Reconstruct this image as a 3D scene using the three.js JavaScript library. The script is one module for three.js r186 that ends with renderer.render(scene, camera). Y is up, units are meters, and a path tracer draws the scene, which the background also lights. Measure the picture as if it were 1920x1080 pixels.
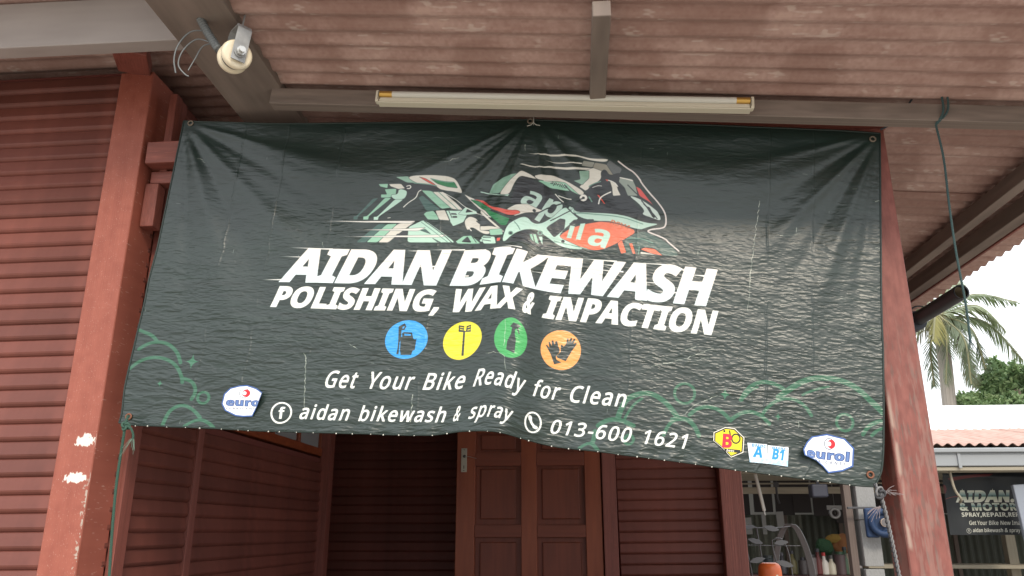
import * as THREE from 'three';
import { mergeGeometries } from 'three/addons/utils/BufferGeometryUtils.js';
import { RoundedBoxGeometry } from 'three/addons/geometries/RoundedBoxGeometry.js';

// ---------- camera, sky, sun, exposure ----------
const scene = new THREE.Scene();
const camera = new THREE.PerspectiveCamera(40.52, 16 / 9, 0.05, 300);
camera.position.set(0, 1.6, 0);
camera.rotation.set(THREE.MathUtils.degToRad(17.3), THREE.MathUtils.degToRad(4.5), 0, 'YXZ');
{
  const w = 128, h = 64, d = new Float32Array(w * h * 4);       // bright hazy white sky, a little brighter overhead
  for (let j = 0; j < h; j++) for (let i = 0; i < w; i++) {
    const el = Math.max(0, ((j + 0.5) / h - 0.5) * 2), k = 1.15 + 1.45 * Math.sin(el * Math.PI / 2);
    d.set([k * 0.97, k, k * 1.04, 1], (j * w + i) * 4);
  }
  const t = new THREE.DataTexture(d, w, h, THREE.RGBAFormat, THREE.FloatType);
  t.mapping = THREE.EquirectangularReflectionMapping; t.magFilter = t.minFilter = THREE.LinearFilter; t.needsUpdate = true;
  scene.background = t; scene.environment = t;
}
const sun = new THREE.DirectionalLight(0xfff1dc, 1.5);
sun.position.set(4.2, 10.5, 9.5); sun.target.position.set(0, 1.5, -3); sun.castShadow = true; sun.shadow.radius = 20;
Object.assign(sun.shadow.camera, { left: -16, right: 16, top: 16, bottom: -16, near: 0.5, far: 60 });
sun.shadow.mapSize.set(2048, 2048);
scene.add(sun, sun.target);
const renderer = new THREE.WebGLRenderer({ antialias: true });
renderer.toneMapping = THREE.LinearToneMapping;
renderer.toneMappingExposure = 1.2;
renderer.shadowMap.enabled = true;

// ---------- helpers ----------
let seed = 7; const rnd = () => ((seed = (seed * 1664525 + 1013904223) >>> 0) / 4294967296);
const rr = (a, b) => a + (b - a) * rnd();
const used = {};
const numbered = (n) => { const k = (used[n] = (used[n] ?? -1) + 1); return k ? n + '_' + String(k).padStart(3, '0') : n; };
function mesh(name, geo, mat, parent, p = [0, 0, 0], r = [0, 0, 0]) {
  const m = new THREE.Mesh(geo, mat); m.name = name; m.position.set(...p); m.rotation.set(...r);
  m.castShadow = m.receiveShadow = true; if (parent) parent.add(m); return m;
}
function tag(o, label, category, group) { o.name = numbered(o.name); o.userData.label = label; o.userData.category = category; if (group) o.userData.group = group; scene.add(o); return o; }
function thing(name, label, category, p = [0, 0, 0], group) { const g = new THREE.Group(); g.name = name; g.position.set(...p); return tag(g, label, category, group); }
function struct(o) { o.userData.kind = 'structure'; scene.add(o); return o; }
const bx = (w, h, d, r = 0.004) => new RoundedBoxGeometry(w, h, d, 2, Math.min(r, w / 2.1, h / 2.1, d / 2.1));
// box between two corners
const span = (name, a, b, mat, parent, r) => mesh(name, bx(Math.abs(b[0] - a[0]), Math.abs(b[1] - a[1]), Math.abs(b[2] - a[2]), r), mat, parent, [(a[0] + b[0]) / 2, (a[1] + b[1]) / 2, (a[2] + b[2]) / 2]);
// squared timber from a to b
function bar(name, a, b, w, h, mat, parent) {
  const A = new THREE.Vector3(...a), B = new THREE.Vector3(...b), m = mesh(name, bx(w, h, A.distanceTo(B)), mat, parent);
  m.position.copy(A).add(B).multiplyScalar(0.5); m.lookAt(B); return m;
}
const V3 = (p) => new THREE.Vector3(...p);
const tube = (pts, r, n = 40, s = 7) => new THREE.TubeGeometry(new THREE.CatmullRomCurve3(pts.map(V3)), n, r, s);
function ropeGeo(pts, r, pitch, strands = 3) {                  // laid rope: strands wound round the centre line
  const c = new THREE.CatmullRomCurve3(pts.map(V3)), L = c.getLength(), n = Math.ceil(L / pitch * 9), f = c.computeFrenetFrames(n), out = [];
  for (let s = 0; s < strands; s++) {
    const q = [];
    for (let i = 0; i <= n; i++) { const a = i / n * L / pitch * 6.283 + s * 6.283 / strands; q.push(c.getPointAt(i / n).addScaledVector(f.normals[i], Math.cos(a) * r * 0.55).addScaledVector(f.binormals[i], Math.sin(a) * r * 0.55)); }
    out.push(new THREE.TubeGeometry(new THREE.CatmullRomCurve3(q), n, r * 0.55, 5));
  }
  return mergeGeometries(out);
}
// periodic value noise
const perm = Array.from({ length: 4096 }, () => rnd());
const hsh = (x, y, p) => perm[(((x % p + p) % p) * 57 + ((y % p + p) % p) * 131 + p * 17) & 4095];
function vn(x, y, p) { const i = Math.floor(x), j = Math.floor(y), f = x - i, g = y - j, a = f * f * (3 - 2 * f), b = g * g * (3 - 2 * g); return (hsh(i, j, p) * (1 - a) + hsh(i + 1, j, p) * a) * (1 - b) + (hsh(i, j + 1, p) * (1 - a) + hsh(i + 1, j + 1, p) * a) * b; }
function vn2(x, y, px, py) { const i = Math.floor(x), j = Math.floor(y), f = x - i, g = y - j, a = f * f * (3 - 2 * f), b = g * g * (3 - 2 * g), H = (m, n) => perm[((((m % px) + px) % px) * 57 + (((n % py) + py) % py) * 131 + px * 7 + py * 3) & 4095]; return (H(i, j) * (1 - a) + H(i + 1, j) * a) * (1 - b) + (H(i, j + 1) * (1 - a) + H(i + 1, j + 1) * a) * b; }
const fbm = (u, v, p, o = 4) => { let s = 0, a = 0.5, t = 0; for (let k = 0; k < o; k++) { s += a * vn(u * p, v * p, p); t += a; a /= 2; p *= 2; } return s / t; };
const streak = (u, v, px, py, o = 3) => { let s = 0, a = 0.5, t = 0; for (let k = 0; k < o; k++) { s += a * vn2(u * px, v * py, px, py); t += a; a *= 0.6; px *= 2; py *= 2; } return s / t; };
const mix = (a, b, t) => a + (b - a) * t, cl = (x) => Math.min(1, Math.max(0, x)), ss = (a, b, x) => { const t = cl((x - a) / (b - a)); return t * t * (3 - 2 * t); };
const l2s = (x) => Math.round(255 * (x <= 0.0031308 ? 12.92 * x : 1.055 * Math.pow(cl(x), 1 / 2.4) - 0.055));
function texOf(w, h, fn, rep = [1, 1], linear = false) {
  const d = new Uint8Array(w * h * 4);
  for (let j = 0; j < h; j++) for (let i = 0; i < w; i++) { const c = fn(i / w, j / h); const o = (j * w + i) * 4; if (linear) { d[o] = d[o + 1] = d[o + 2] = 255 * cl(c); } else { d[o] = l2s(c[0]); d[o + 1] = l2s(c[1]); d[o + 2] = l2s(c[2]); } d[o + 3] = 255; }
  const t = new THREE.DataTexture(d, w, h); t.wrapS = t.wrapT = THREE.RepeatWrapping; t.magFilter = THREE.LinearFilter; t.minFilter = THREE.LinearMipmapLinearFilter; t.generateMipmaps = true;
  t.repeat.set(...rep); if (!linear) t.colorSpace = THREE.SRGBColorSpace; t.needsUpdate = true; return t;
}
const lerp3 = (a, b, t) => [mix(a[0], b[0], t), mix(a[1], b[1], t), mix(a[2], b[2], t)];
const std = (c, rough = 0.7, o = {}) => new THREE.MeshStandardMaterial({ color: Array.isArray(c) ? new THREE.Color().setRGB(...c) : c, roughness: rough, ...o });
function canvasTex(w, h, draw) { const c = document.createElement('canvas'); c.width = w; c.height = h; draw(c.getContext('2d')); const t = new THREE.CanvasTexture(c); t.colorSpace = THREE.SRGBColorSpace; t.anisotropy = 8; return t; }
// box-projected uv in metres, v along the longest side
function metreUV(g, along = 'y') {
  const p = g.attributes.position, n = g.attributes.normal, uv = new Float32Array(p.count * 2);
  for (let i = 0; i < p.count; i++) {
    const P = [p.getX(i), p.getY(i), p.getZ(i)], ax = { x: 0, y: 1, z: 2 }[along], N = [n.getX(i), n.getY(i), n.getZ(i)].map(Math.abs);
    const o = [0, 1, 2].filter((k) => k !== ax), side = N[o[0]] > N[o[1]] ? o[1] : o[0];
    uv[2 * i] = P[side] + (N[o[0]] > N[o[1]] ? 0.37 : 0); uv[2 * i + 1] = P[ax];
  }
  g.setAttribute('uv', new THREE.BufferAttribute(uv, 2)); return g;
}

// ---------- materials ----------
const RED = [0.27, 0.062, 0.04];
const paintTex = texOf(256, 256, (u, v) => { const s = streak(u, v, 24, 4), f = fbm(u, v, 6); return lerp3([0.17, 0.047, 0.033], [0.28, 0.084, 0.06], cl(0.5 + (s - 0.5) * 0.8 + (f - 0.5) * 1.0)).map((c) => c * (fbm(u + 0.3, v, 64, 2) > 0.77 ? 1.5 : 1)); });
const paintTexH = texOf(256, 256, (u, v) => { const s = streak(u, v, 4, 24), f = fbm(u, v, 6); return lerp3([0.16, 0.044, 0.030], [0.26, 0.077, 0.053], cl(0.5 + (s - 0.5) * 0.8 + (f - 0.5) * 1.1)); });
const woodBump = texOf(256, 256, (u, v) => streak(u, v, 40, 4), [1, 1], true);
const redV = new THREE.MeshStandardMaterial({ map: paintTex, roughness: 0.55, bumpMap: woodBump, bumpScale: 0.0012 });
const redH = [0.9, 0.8, 0.86, 0.74].map((k) => new THREE.MeshStandardMaterial({ map: paintTexH, color: new THREE.Color(k, k * 0.99, k * 0.98), roughness: 0.6 }));
const brown = new THREE.MeshStandardMaterial({ map: texOf(256, 256, (u, v) => lerp3([0.19, 0.038, 0.013], [0.33, 0.082, 0.030], cl(streak(u, v, 28, 3) * 1.1))), roughness: 0.45, bumpMap: woodBump, bumpScale: 0.0008 });
const doorPanelMat = new THREE.MeshStandardMaterial({ map: texOf(256, 256, (u, v) => lerp3([0.13, 0.029, 0.014], [0.23, 0.056, 0.026], cl(streak(u, v, 34, 3) * 1.1))), roughness: 0.5 });
const oldTimber = new THREE.MeshStandardMaterial({ map: texOf(256, 256, (u, v) => lerp3([0.11, 0.085, 0.07], [0.27, 0.21, 0.175], cl(streak(u, v, 26, 3) * 0.8 + fbm(u, v, 5) * 0.3))), roughness: 0.85 });
const darkTimber = new THREE.MeshStandardMaterial({ map: texOf(256, 256, (u, v) => lerp3([0.085, 0.065, 0.055], [0.17, 0.13, 0.11], cl(streak(u, v, 26, 3)))), roughness: 0.85 });
const greyTimber = new THREE.MeshStandardMaterial({ map: texOf(256, 256, (u, v) => lerp3([0.27, 0.235, 0.215], [0.44, 0.39, 0.365], cl(streak(u, v, 20, 3) * 0.6 + fbm(u, v, 4) * 0.5))), roughness: 0.85 });
const roofTex = texOf(512, 512, (u, v) => {                     // u across the ribs, v along the sheet
  const s = streak(u, v, 40, 5), f = fbm(u, v, 8), sp = ss(0.66, 0.8, streak(u + 0.21, v, 90, 26, 2)) * ss(0.42, 0.62, f), gr = fbm(u, v, 96, 2);
  const stain = ss(0.56, 0.70, fbm(u + 0.4, v * 1, 4, 4)) * 0.45;
  return lerp3(lerp3(lerp3([0.34, 0.20, 0.165], [0.50, 0.335, 0.285], cl(0.5 + (s - 0.5) * 1.2 + (f - 0.5) * 0.8 + (gr - 0.5) * 0.7)), [0.24, 0.125, 0.095], stain), [0.72, 0.62, 0.55], sp * 0.35);
}, [1, 1]);
const roofMat = new THREE.MeshStandardMaterial({ map: roofTex, roughness: 0.75 });
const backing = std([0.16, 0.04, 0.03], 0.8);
const galv = new THREE.MeshStandardMaterial({ map: texOf(128, 128, (u, v) => { const k = mix(0.26, 0.42, fbm(u, v, 12)); return [k, k * 1.01, k]; }, [6, 6]), roughness: 0.5, metalness: 0.35 });
const steel = std([0.55, 0.55, 0.53], 0.35, { metalness: 0.7 });
const darkMetal = std([0.05, 0.05, 0.055], 0.5);
const wire = std([0.06, 0.06, 0.06], 0.55);
const metalGrey = std([0.06, 0.06, 0.064], 0.6);
const cream = std([0.66, 0.60, 0.47], 0.45);
const brass = std([0.62, 0.38, 0.10], 0.35, { metalness: 0.8 });

// ---------- ground ----------
{
  const g = new THREE.PlaneGeometry(240, 240); g.rotateX(-Math.PI / 2);
  const t = texOf(512, 512, (u, v) => lerp3([0.22, 0.20, 0.17], [0.34, 0.31, 0.27], cl(fbm(u, v, 6) * 0.7 + fbm(u, v, 90, 2) * 0.4)), [60, 60]);
  struct(mesh('ground', g, new THREE.MeshStandardMaterial({ map: t, roughness: 0.95 })));
}

// ---------- wooden house ----------
const house = thing('wooden_house', 'red painted wooden house with clapboard walls and a corrugated porch roof', 'house');
const PITCH = 0.0562;
function boardGeo(len, p = PITCH) {
  const s = new THREE.Shape([[0, 0], [0.006, 0.001], [0.012, 0.0045], [0.0165, 0.010], [0.0185, 0.0155], [0.018, 0.0175], [0.0125, p * 0.72], [0.0085, p - 0.0015], [0.004, p + 0.003], [0, p + 0.003]].map((q) => new THREE.Vector2(...q)));
  return new THREE.ExtrudeGeometry(s, { depth: len, bevelEnabled: false, steps: 1 });
}
// boards fixed on a wall: facing 'z' (towards the yard) or 'x' (towards the porch)
function boards(wall, facing, len, org, y0, y1, p = PITCH) {
  const g = boardGeo(len, p);
  for (let y = y0, k = 0; y < y1; y += p, k++) {
    const b = mesh('clapboard', g, redH[(k * 7 + (k >> 1)) % 4], wall);
    b.position.set(org[0], y, org[1] + rr(-0.0008, 0.0008)); b.rotation.set(0, facing === 'z' ? -Math.PI / 2 : 0, rr(-0.002, 0.002));
  }
}
function wallPart(facing, a, b, mat = backing) { return span('wall', a, b, mat, house, 0.002); }
const local = (w, p) => [p[0] - w.position.x, p[1] - w.position.y, p[2] - w.position.z];
function clad(w, facing, len, org, y0, y1, p) { boards(w, facing, len, [org[0] - w.position.x, org[1] - w.position.z], y0 - w.position.y, y1 - w.position.y, p); }
const facade = wallPart('z', [-3.3, 0.9, -2.47], [-1.62, 3.235, -2.44]);
clad(facade, 'z', 1.68, [-1.625, -2.44], 1.25, 3.2); facade.rotation.z = 0.012;
const innerA = wallPart('x', [-1.56, 0.9, -3.09], [-1.53, 3.235, -2.5]);
clad(innerA, 'x', 0.56, [-1.53, -3.09], 1.2, 3.2);
const innerB = wallPart('x', [-1.56, 0.9, -4.74], [-1.53, 2.02, -3.09]);
clad(innerB, 'x', 1.6, [-1.53, -4.72], 1.2, 1.97);
// ventilation window high in the porch side wall
{
  const w = span('window', [-1.57, 2.03, -4.72], [-1.52, 2.075, -3.13], brown, house);
  const glass = std([0.34, 0.36, 0.37], 0.35);
  for (let k = 0; k < 4; k++) mesh('pane', bx(0.012, 0.5, 0.36), glass, w, [-0.005, 0.275, -0.58 + k * 0.39]);
  for (let k = 0; k < 5; k++) mesh('mullion', bx(0.035, 0.52, 0.03), brown, w, [0, 0.28, -0.775 + k * 0.39]);
  span('wall', [-1.56, 2.58, -4.74], [-1.53, 3.28, -3.09], backing, house); span('wall', [-1.56, 3.2, -4.8], [-0.9, 3.34, -4.77], backing, house); span('wall', [-3.3, 3.2, -4.86], [-1.56, 3.3, -4.83], backing, house);
}
// back of the porch: open leaf, door, boards, corner post
const bw = wallPart('z', [0.235, 0.9, -4.74], [0.82, 3.2, -4.71]); clad(bw, 'z', 0.565, [0.805, -4.71], 1.3, 3.1, 0.0585); bw.rotation.z = 0.012;
span('wall', [-1.56, 2.32, -4.76], [0.235, 3.2, -4.72], backing, house);
span('door_frame', [0.155, 0.95, -4.76], [0.235, 2.35, -4.66], redV, house);
span('door_frame', [-1.53, 0.95, -4.78], [-1.47, 2.35, -4.69], redV, house);
span('door_frame', [-1.47, 2.26, -4.76], [0.155, 2.34, -4.665], redV, house);
span('post', [0.815, 0.0, -4.76], [0.94, 3.0, -4.62], redV, house, 0.006);
{
  const D = span('door', [-0.695, 0.96, -4.72], [0.15, 2.25, -4.70], doorPanelMat, house, 0.002), z0 = 0.0225;
  const L = (x, y) => [x - D.position.x, y - D.position.y];
  const rail = (n, x0, x1, y0, y1, m, zt = 0.03) => { const a = L(x0, y0), b = L(x1, y1); mesh(n, metreUV(bx(b[0] - a[0], b[1] - a[1], zt, 0.003), b[0] - a[0] > b[1] - a[1] ? 'x' : 'y'), m, D, [(a[0] + b[0]) / 2, (a[1] + b[1]) / 2, z0]); };
  rail('stile', -0.695, -0.585, 0.965, 2.245, brown); rail('stile', 0.055, 0.148, 0.965, 2.245, brown); rail('stile', -0.315, -0.225, 0.965, 2.245, brown, 0.029);
  for (const [y0, y1, m] of [[2.16, 2.244, brown], [1.965, 2.045, doorPanelMat], [1.565, 1.635, doorPanelMat], [0.966, 1.1, brown]]) for (const [a, b] of [[-0.584, -0.316], [-0.224, 0.054]]) rail('rail', a, b, y0, y1, m, 0.03);
  for (const [y0, y1] of [[2.06, 2.15], [1.665, 1.95], [1.115, 1.54]]) for (const [a, b] of [[-0.555, -0.345], [-0.195, 0.025]]) { const p = L((a + b) / 2, (y0 + y1) / 2); mesh('panel', metreUV(bx(b - a, y1 - y0, 0.016, 0.007)), doorPanelMat, D, [p[0], p[1], 0.013]); }
  const lp = L(-0.652, 2.0), plate = mesh('lock_plate', bx(0.034, 0.138, 0.004, 0.002), std([0.42, 0.40, 0.33], 0.4, { metalness: 0.6 }), D, [lp[0], lp[1], z0 + 0.0175]);
  mesh('spindle_hole', new THREE.CylinderGeometry(0.009, 0.009, 0.006, 16), darkMetal, plate, [0.002, 0.022, 0.002], [Math.PI / 2, 0, 0]);
  mesh('keyhole', bx(0.005, 0.02, 0.005), darkMetal, plate, [0, -0.04, 0.001]);
  for (const s of [-1, 1]) mesh('screw', new THREE.CylinderGeometry(0.003, 0.003, 0.003, 8), darkMetal, plate, [0, s * 0.06, 0.002], [Math.PI / 2, 0, 0]);
  mesh('latch_wire', tube([[0.004, 0.02, 0.004], [0.03, 0.018, 0.02], [0.075, 0.008, 0.012]], 0.0012, 10, 5), steel, plate);
}
// rooms behind, so that the open door looks into the dark
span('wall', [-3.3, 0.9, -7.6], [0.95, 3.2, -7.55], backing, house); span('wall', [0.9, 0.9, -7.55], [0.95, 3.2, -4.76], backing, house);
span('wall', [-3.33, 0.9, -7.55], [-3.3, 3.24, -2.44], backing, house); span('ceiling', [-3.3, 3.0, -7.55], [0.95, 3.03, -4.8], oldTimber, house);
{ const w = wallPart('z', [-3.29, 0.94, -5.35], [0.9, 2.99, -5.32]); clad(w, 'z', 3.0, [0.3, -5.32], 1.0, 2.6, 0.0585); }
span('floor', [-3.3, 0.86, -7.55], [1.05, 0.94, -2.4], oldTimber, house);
// posts
function postMat(draw) { return new THREE.MeshStandardMaterial({ map: draw, roughness: 0.6, bumpMap: woodBump, bumpScale: 0.0012 }); }
{
  // left porch post: sound paint, two scraped patches and a worn arris (u: 0..0.126 m, v: height)
  const W = 256, H = 2048, y0 = 0.0, y1 = 3.22;
  const chips = [[-1.555, 1.873, 0.030, 0.016, 1], [-1.548, 1.89, 0.014, 0.01, 2], [-1.57, 1.758, 0.034, 0.015, 3], [-1.555, 1.76, 0.025, 0.014, 4], [-1.585, 1.757, 0.014, 0.011, 5]];
  const tx = texOf(W, H, (u, v) => {
    const x = -1.64 + u * 0.126, y = y0 + v * (y1 - y0), f = fbm(u * 0.12, v * 3.2, 32, 3), s = streak(u * 0.5, v, 20, 14);
    let c = lerp3([0.27, 0.069, 0.043], [0.35, 0.10, 0.064], cl(0.5 + (f - 0.5) * 1.0 + (s - 0.5) * 0.5));
    const rough = (fbm(u * 0.25, v * 3.5, 96, 3) - 0.5) * 1.3; let m = 0;
    for (const [cx, cy, rx, ry] of chips) m = Math.max(m, ss(-0.06, 0.06, 1 - Math.hypot((x - cx) / rx, (y - cy) / ry) + rough));
    const edge = ss(0.0, 0.05, (u - 0.955) * 1.6 + (fbm(u * 0.3, v * 6, 60, 3) - 0.52) * 0.7) * ss(1.80, 1.7, y);
    const fleck = fbm(u * 0.3 + 0.5, v * 6, 200, 2) > 0.83 ? 1 : 0;
    c = lerp3(c, [0.74, 0.69, 0.62], m); c = lerp3(c, [0.42, 0.34, 0.28], edge); return lerp3(c, [0.6, 0.4, 0.33], fleck * 0.5);
  });
  const g = bx(0.126, 3.22, 0.15, 0.005), p = g.attributes.position, uv = g.attributes.uv, n = g.attributes.normal;
  for (let i = 0; i < p.count; i++) uv.setXY(i, Math.abs(n.getX(i)) > 0.7 ? 0.06 + p.getZ(i) * 0.7 : p.getX(i) / 0.126 + 0.5, p.getY(i) / 3.22 + 0.5);
  mesh('post', g, postMat(tx), house, [-1.577, 1.61, -2.475]);
}
{
  // right porch post: paint worn through to grey timber, long vertical scars
  const W = 256, H = 1024;
  const tx = texOf(W, H, (u, v) => {
    const y = v * 2.9, f = fbm(u * 0.2, v * 3, 32, 4), s = streak(u, v, 14, 16), s2 = streak(u + 0.4, v, 26, 22);
    let c = lerp3([0.18, 0.052, 0.040], [0.27, 0.09, 0.07], cl(0.5 + (f - 0.5) * 1.4 + (s - 0.5) * 0.6));
    const low = ss(2.35, 1.95, y);
    const gr = streak(u + 0.4, v, 16, 44, 4), pat = fbm(u * 0.35 + 0.2, v * 1.6, 24, 4), bare = ss(0.52, 0.62, gr * 0.55 + pat * 0.48) * low, dirt = ss(0.54, 0.68, streak(u + 0.7, v, 20, 70, 3) * 0.5 + fbm(u * 0.4, v * 2.2, 30, 4) * 0.52) * low;
    const scar = ss(0.07, 0.0, Math.abs(u - 0.085 - (s - 0.5) * 0.06)) * ss(0.36, 0.55, streak(u, v, 4, 40)) * ss(2.05, 1.95, y);
    c = lerp3(c, [0.13, 0.085, 0.07], dirt * 0.6); c = lerp3(c, [0.30, 0.20, 0.165], bare * 0.32); return lerp3(c, [0.46, 0.36, 0.29], scar * 0.6);
  });
  const g = bx(0.118, 2.88, 0.125, 0.007), p = g.attributes.position, uv = g.attributes.uv, n = g.attributes.normal;
  for (let i = 0; i < p.count; i++) uv.setXY(i, Math.abs(n.getX(i)) > 0.7 ? 0.45 + p.getZ(i) * 2.5 : p.getX(i) / 0.118 + 0.5, p.getY(i) / 2.88 + 0.5);
  const m = mesh('post', g, postMat(tx), house, [0.988, 1.44, -2.463]); m.userData.label = 'weathered porch post with paint worn to grey wood';
}
span('post', [-1.53, 0.9, -3.12], [-1.506, 3.2, -3.07], redV, house);
span('trim', [-1.514, 0.9, -2.62], [-1.49, 3.2, -2.552], redV, house);
span('trim', [-1.475, 2.84, -2.50], [-1.445, 3.16, -2.46], redV, house);
// unseen boarded parapet, added below the view to keep the porch dark
{
  const p = wallPart('z', [-1.5, 0.9, -2.5], [0.93, 1.38, -2.46]); clad(p, 'z', 2.42, [0.925, -2.46], 0.92, 1.33);
  span('wall', [0.96, 0.9, -4.62], [0.99, 1.28, -2.53], backing, house); span('skirting', [-1.5, 0, -2.56], [1.05, 0.9, -2.53], backing, house);
}
// beams
const roofY = (x) => 2.980 - 0.075 * x, SL = Math.atan(0.075);
bar('rafter', [-1.0, roofY(-1.0) - 0.044, -2.285], [2.0, roofY(2.0) - 0.044, -2.285], 0.05, 0.06, oldTimber, house);
bar('rafter', [-1.0, roofY(-1.0) - 0.053, -4.55], [2.0, roofY(2.0) - 0.053, -4.55], 0.05, 0.078, oldTimber, house);
bar('tie_beam', [-1.5, 2.89, -2.435], [1.055, 2.915, -2.435], 0.06, 0.085, redV, house);
span('tie_block', [0.93, 2.90, -2.40], [1.055, 2.945, -2.375], redV, house);
bar('porch_rail', [-1.5, 2.815, -2.48], [0.93, 2.84, -2.48], 0.05, 0.048, redV, house);
span('hanging_block', [-1.512, 2.625, -2.50], [-1.462, 2.79, -2.45], redV, house);
mesh('purlin', metreUV(bx(0.05, 0.05, 0.47), 'z'), oldTimber, house, [0.1, roofY(0.1) - 0.036, -2.02]);
for (const [x, w, h] of [[1.63, 0.05, 0.06], [1.775, 0.06, 0.065]]) mesh('purlin', metreUV(bx(w, h, 3.0), 'z'), oldTimber, house, [x, roofY(x) - 0.012 - h / 2, -3.32]);
mesh('barge_board', metreUV(bx(0.014, 0.02, 2.9), 'z'), redV, house, [1.813, roofY(1.8) - 0.07, -3.36]);
mesh('eave_beam', metreUV(bx(2.1, 0.172, 0.06), 'x'), greyTimber, house, [-2.25, 3.19, -2.09]);
mesh('ridge_beam', metreUV(bx(0.22, 0.21, 3.15), 'z'), oldTimber, house, [-1.075, 3.14, -3.32]);
bar('outrigger', [-1.44, 3.14, -2.125], [-1.585, 3.235, -2.395], 0.11, 0.05, redV, house);
// roofs: ribs run left to right
function sheetGeo(len, ribs, pitch = 0.076, amp = 0.0065, th = 0.003, per = 8) {
  const s = new THREE.Shape(), n = ribs * per;
  for (let i = 0; i <= n; i++) { const x = i / per * pitch, y = amp * Math.cos(i / per * 2 * Math.PI); i ? s.lineTo(x, y) : s.moveTo(x, y); }
  for (let i = n; i >= 0; i--) s.lineTo(i / per * pitch, amp * Math.cos(i / per * 2 * Math.PI) + th);
  return new THREE.ExtrudeGeometry(s, { depth: len, bevelEnabled: false, steps: 1 });
}
{
  const roof = new THREE.Group(); roof.name = 'roof'; house.add(roof);
  const tints = [1, 0.93, 1.06].map((k) => { const m = roofMat.clone(); m.color.setRGB(Math.min(1, k), Math.min(1, k), Math.min(1, k)); return m; });
  const g = sheetGeo(3.03, 9), g2 = sheetGeo(2.2, 9);
  for (let k = 0; k < 5; k++) {
    const z = -1.79 - 0.608 * k;                                // local x (across ribs) runs to -z, length runs along +x
    const m = mesh('roof_sheet', g, tints[k % 3], roof, [-1.0, roofY(-1.0) + 0.008 + (k % 2) * 0.004, z + 0.03]);
    m.rotation.order = 'ZYX'; m.rotation.set(0, Math.PI / 2, -SL);
    if (k < 5) { const q = mesh('roof_sheet', g2, tints[(k + 1) % 3], roof, [-3.3, 3.29 + (k % 2) * 0.004, z + 0.13]); q.rotation.y = Math.PI / 2; }
  }
}
// ---------- banner shape (metres on the hanging plane) and print layout (pixels of the printed sheet) ----------
const fine = [["#2a3233",3,1134,214,1155,239,1182,252],["#2a3233",3,1096,230,1123,249,1176,256],["#e4e2d8",3,1110,248,1124,264,1135,272],["#e4e2d8",3,1120,253,1144,260,1157,261],["#e4e2d8",11,1192,254],["#2a3233",4,1192,254],["#e4e2d8",4,1269,229,1253,238,1239,251,1237,270],["#2a3233",3,1359,252,1380,276,1397,304],["#2a3233",3,1366,262,1387,283,1407,307],["#2a3233",2,1352,245,1376,258,1406,282],["#2a3233",5,1054,309],["#6d9484",7,994,398],["#2a3233",4,994,398],["#6d9484",8,1076,378],["#2a3233",4,1076,378],["#2a3233",5,1143,399],["#2a3233",4,986,365,1010,342,1057,319,1094,296,1125,280,1189,257],["#6d9484",3,1019,383,1012,370,1001,359],["#2a3233",3,1103,337,1134,315,1159,298],["#2a3233",3,1138,281,1156,299,1180,319],["#6d9484",3,1118,400,1154,407,1212,415],["#2a3233",3,1046,389,1050,407,1077,416],["#2a3233",3,1055,385,1063,409],["#e4e2d8",3,1260,193,1277,197,1288,211],["#6d9484",3,1206,217,1222,204,1238,198],["#e4e2d8",2,1216,220,1229,211,1242,212],["#6d9484",4,1208,250,1217,264],["#e4e2d8",3,1293,184,1313,188,1330,193],["#2a3233",3,1317,206,1338,227,1352,238],["#6d9484",3,1323,375,1358,369,1398,384],["#6d9484",3,1360,398,1359,420],["#e4e2d8",2,1074,207,1101,209,1134,214],["#6d9484",3,1169,305,1225,304,1306,306,1366,326],["#2a3233",2,1226,327,1278,322,1354,349],["#6d9484",2,755,248,818,310],["#6d9484",2,772,248,835,311],["#2a3233",2,802,318,816,349],["#2a3233",2,810,317,821,339],["#e4e2d8",3,681,232,688,228,694,233,690,240,683,239],["#e4e2d8",3,678,301,691,284,712,270,715,249,723,244],["#e4e2d8",2,637,339,644,338],["#2a3233",2,743,349,792,387,829,422],["#6d9484",2,735,353,781,391,818,422],["#2a3233",2,883,399,899,423],["#2a3233",2,917,408,939,411],["#2a3233",2,917,416,940,422],["#e4e2d8",3,869,368,881,383],["#2a3233",3,893,351,902,362,922,367],["#6d9484",3,748,206,780,215,812,217],["#e4e2d8",2,784,250,820,271,851,299,893,327,933,341],["#6d9484",3,701,221,736,223,765,229]];
const rowV = [0.0,0.4323,0.5439,0.6276,0.868,0.9624,1.0];
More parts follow.
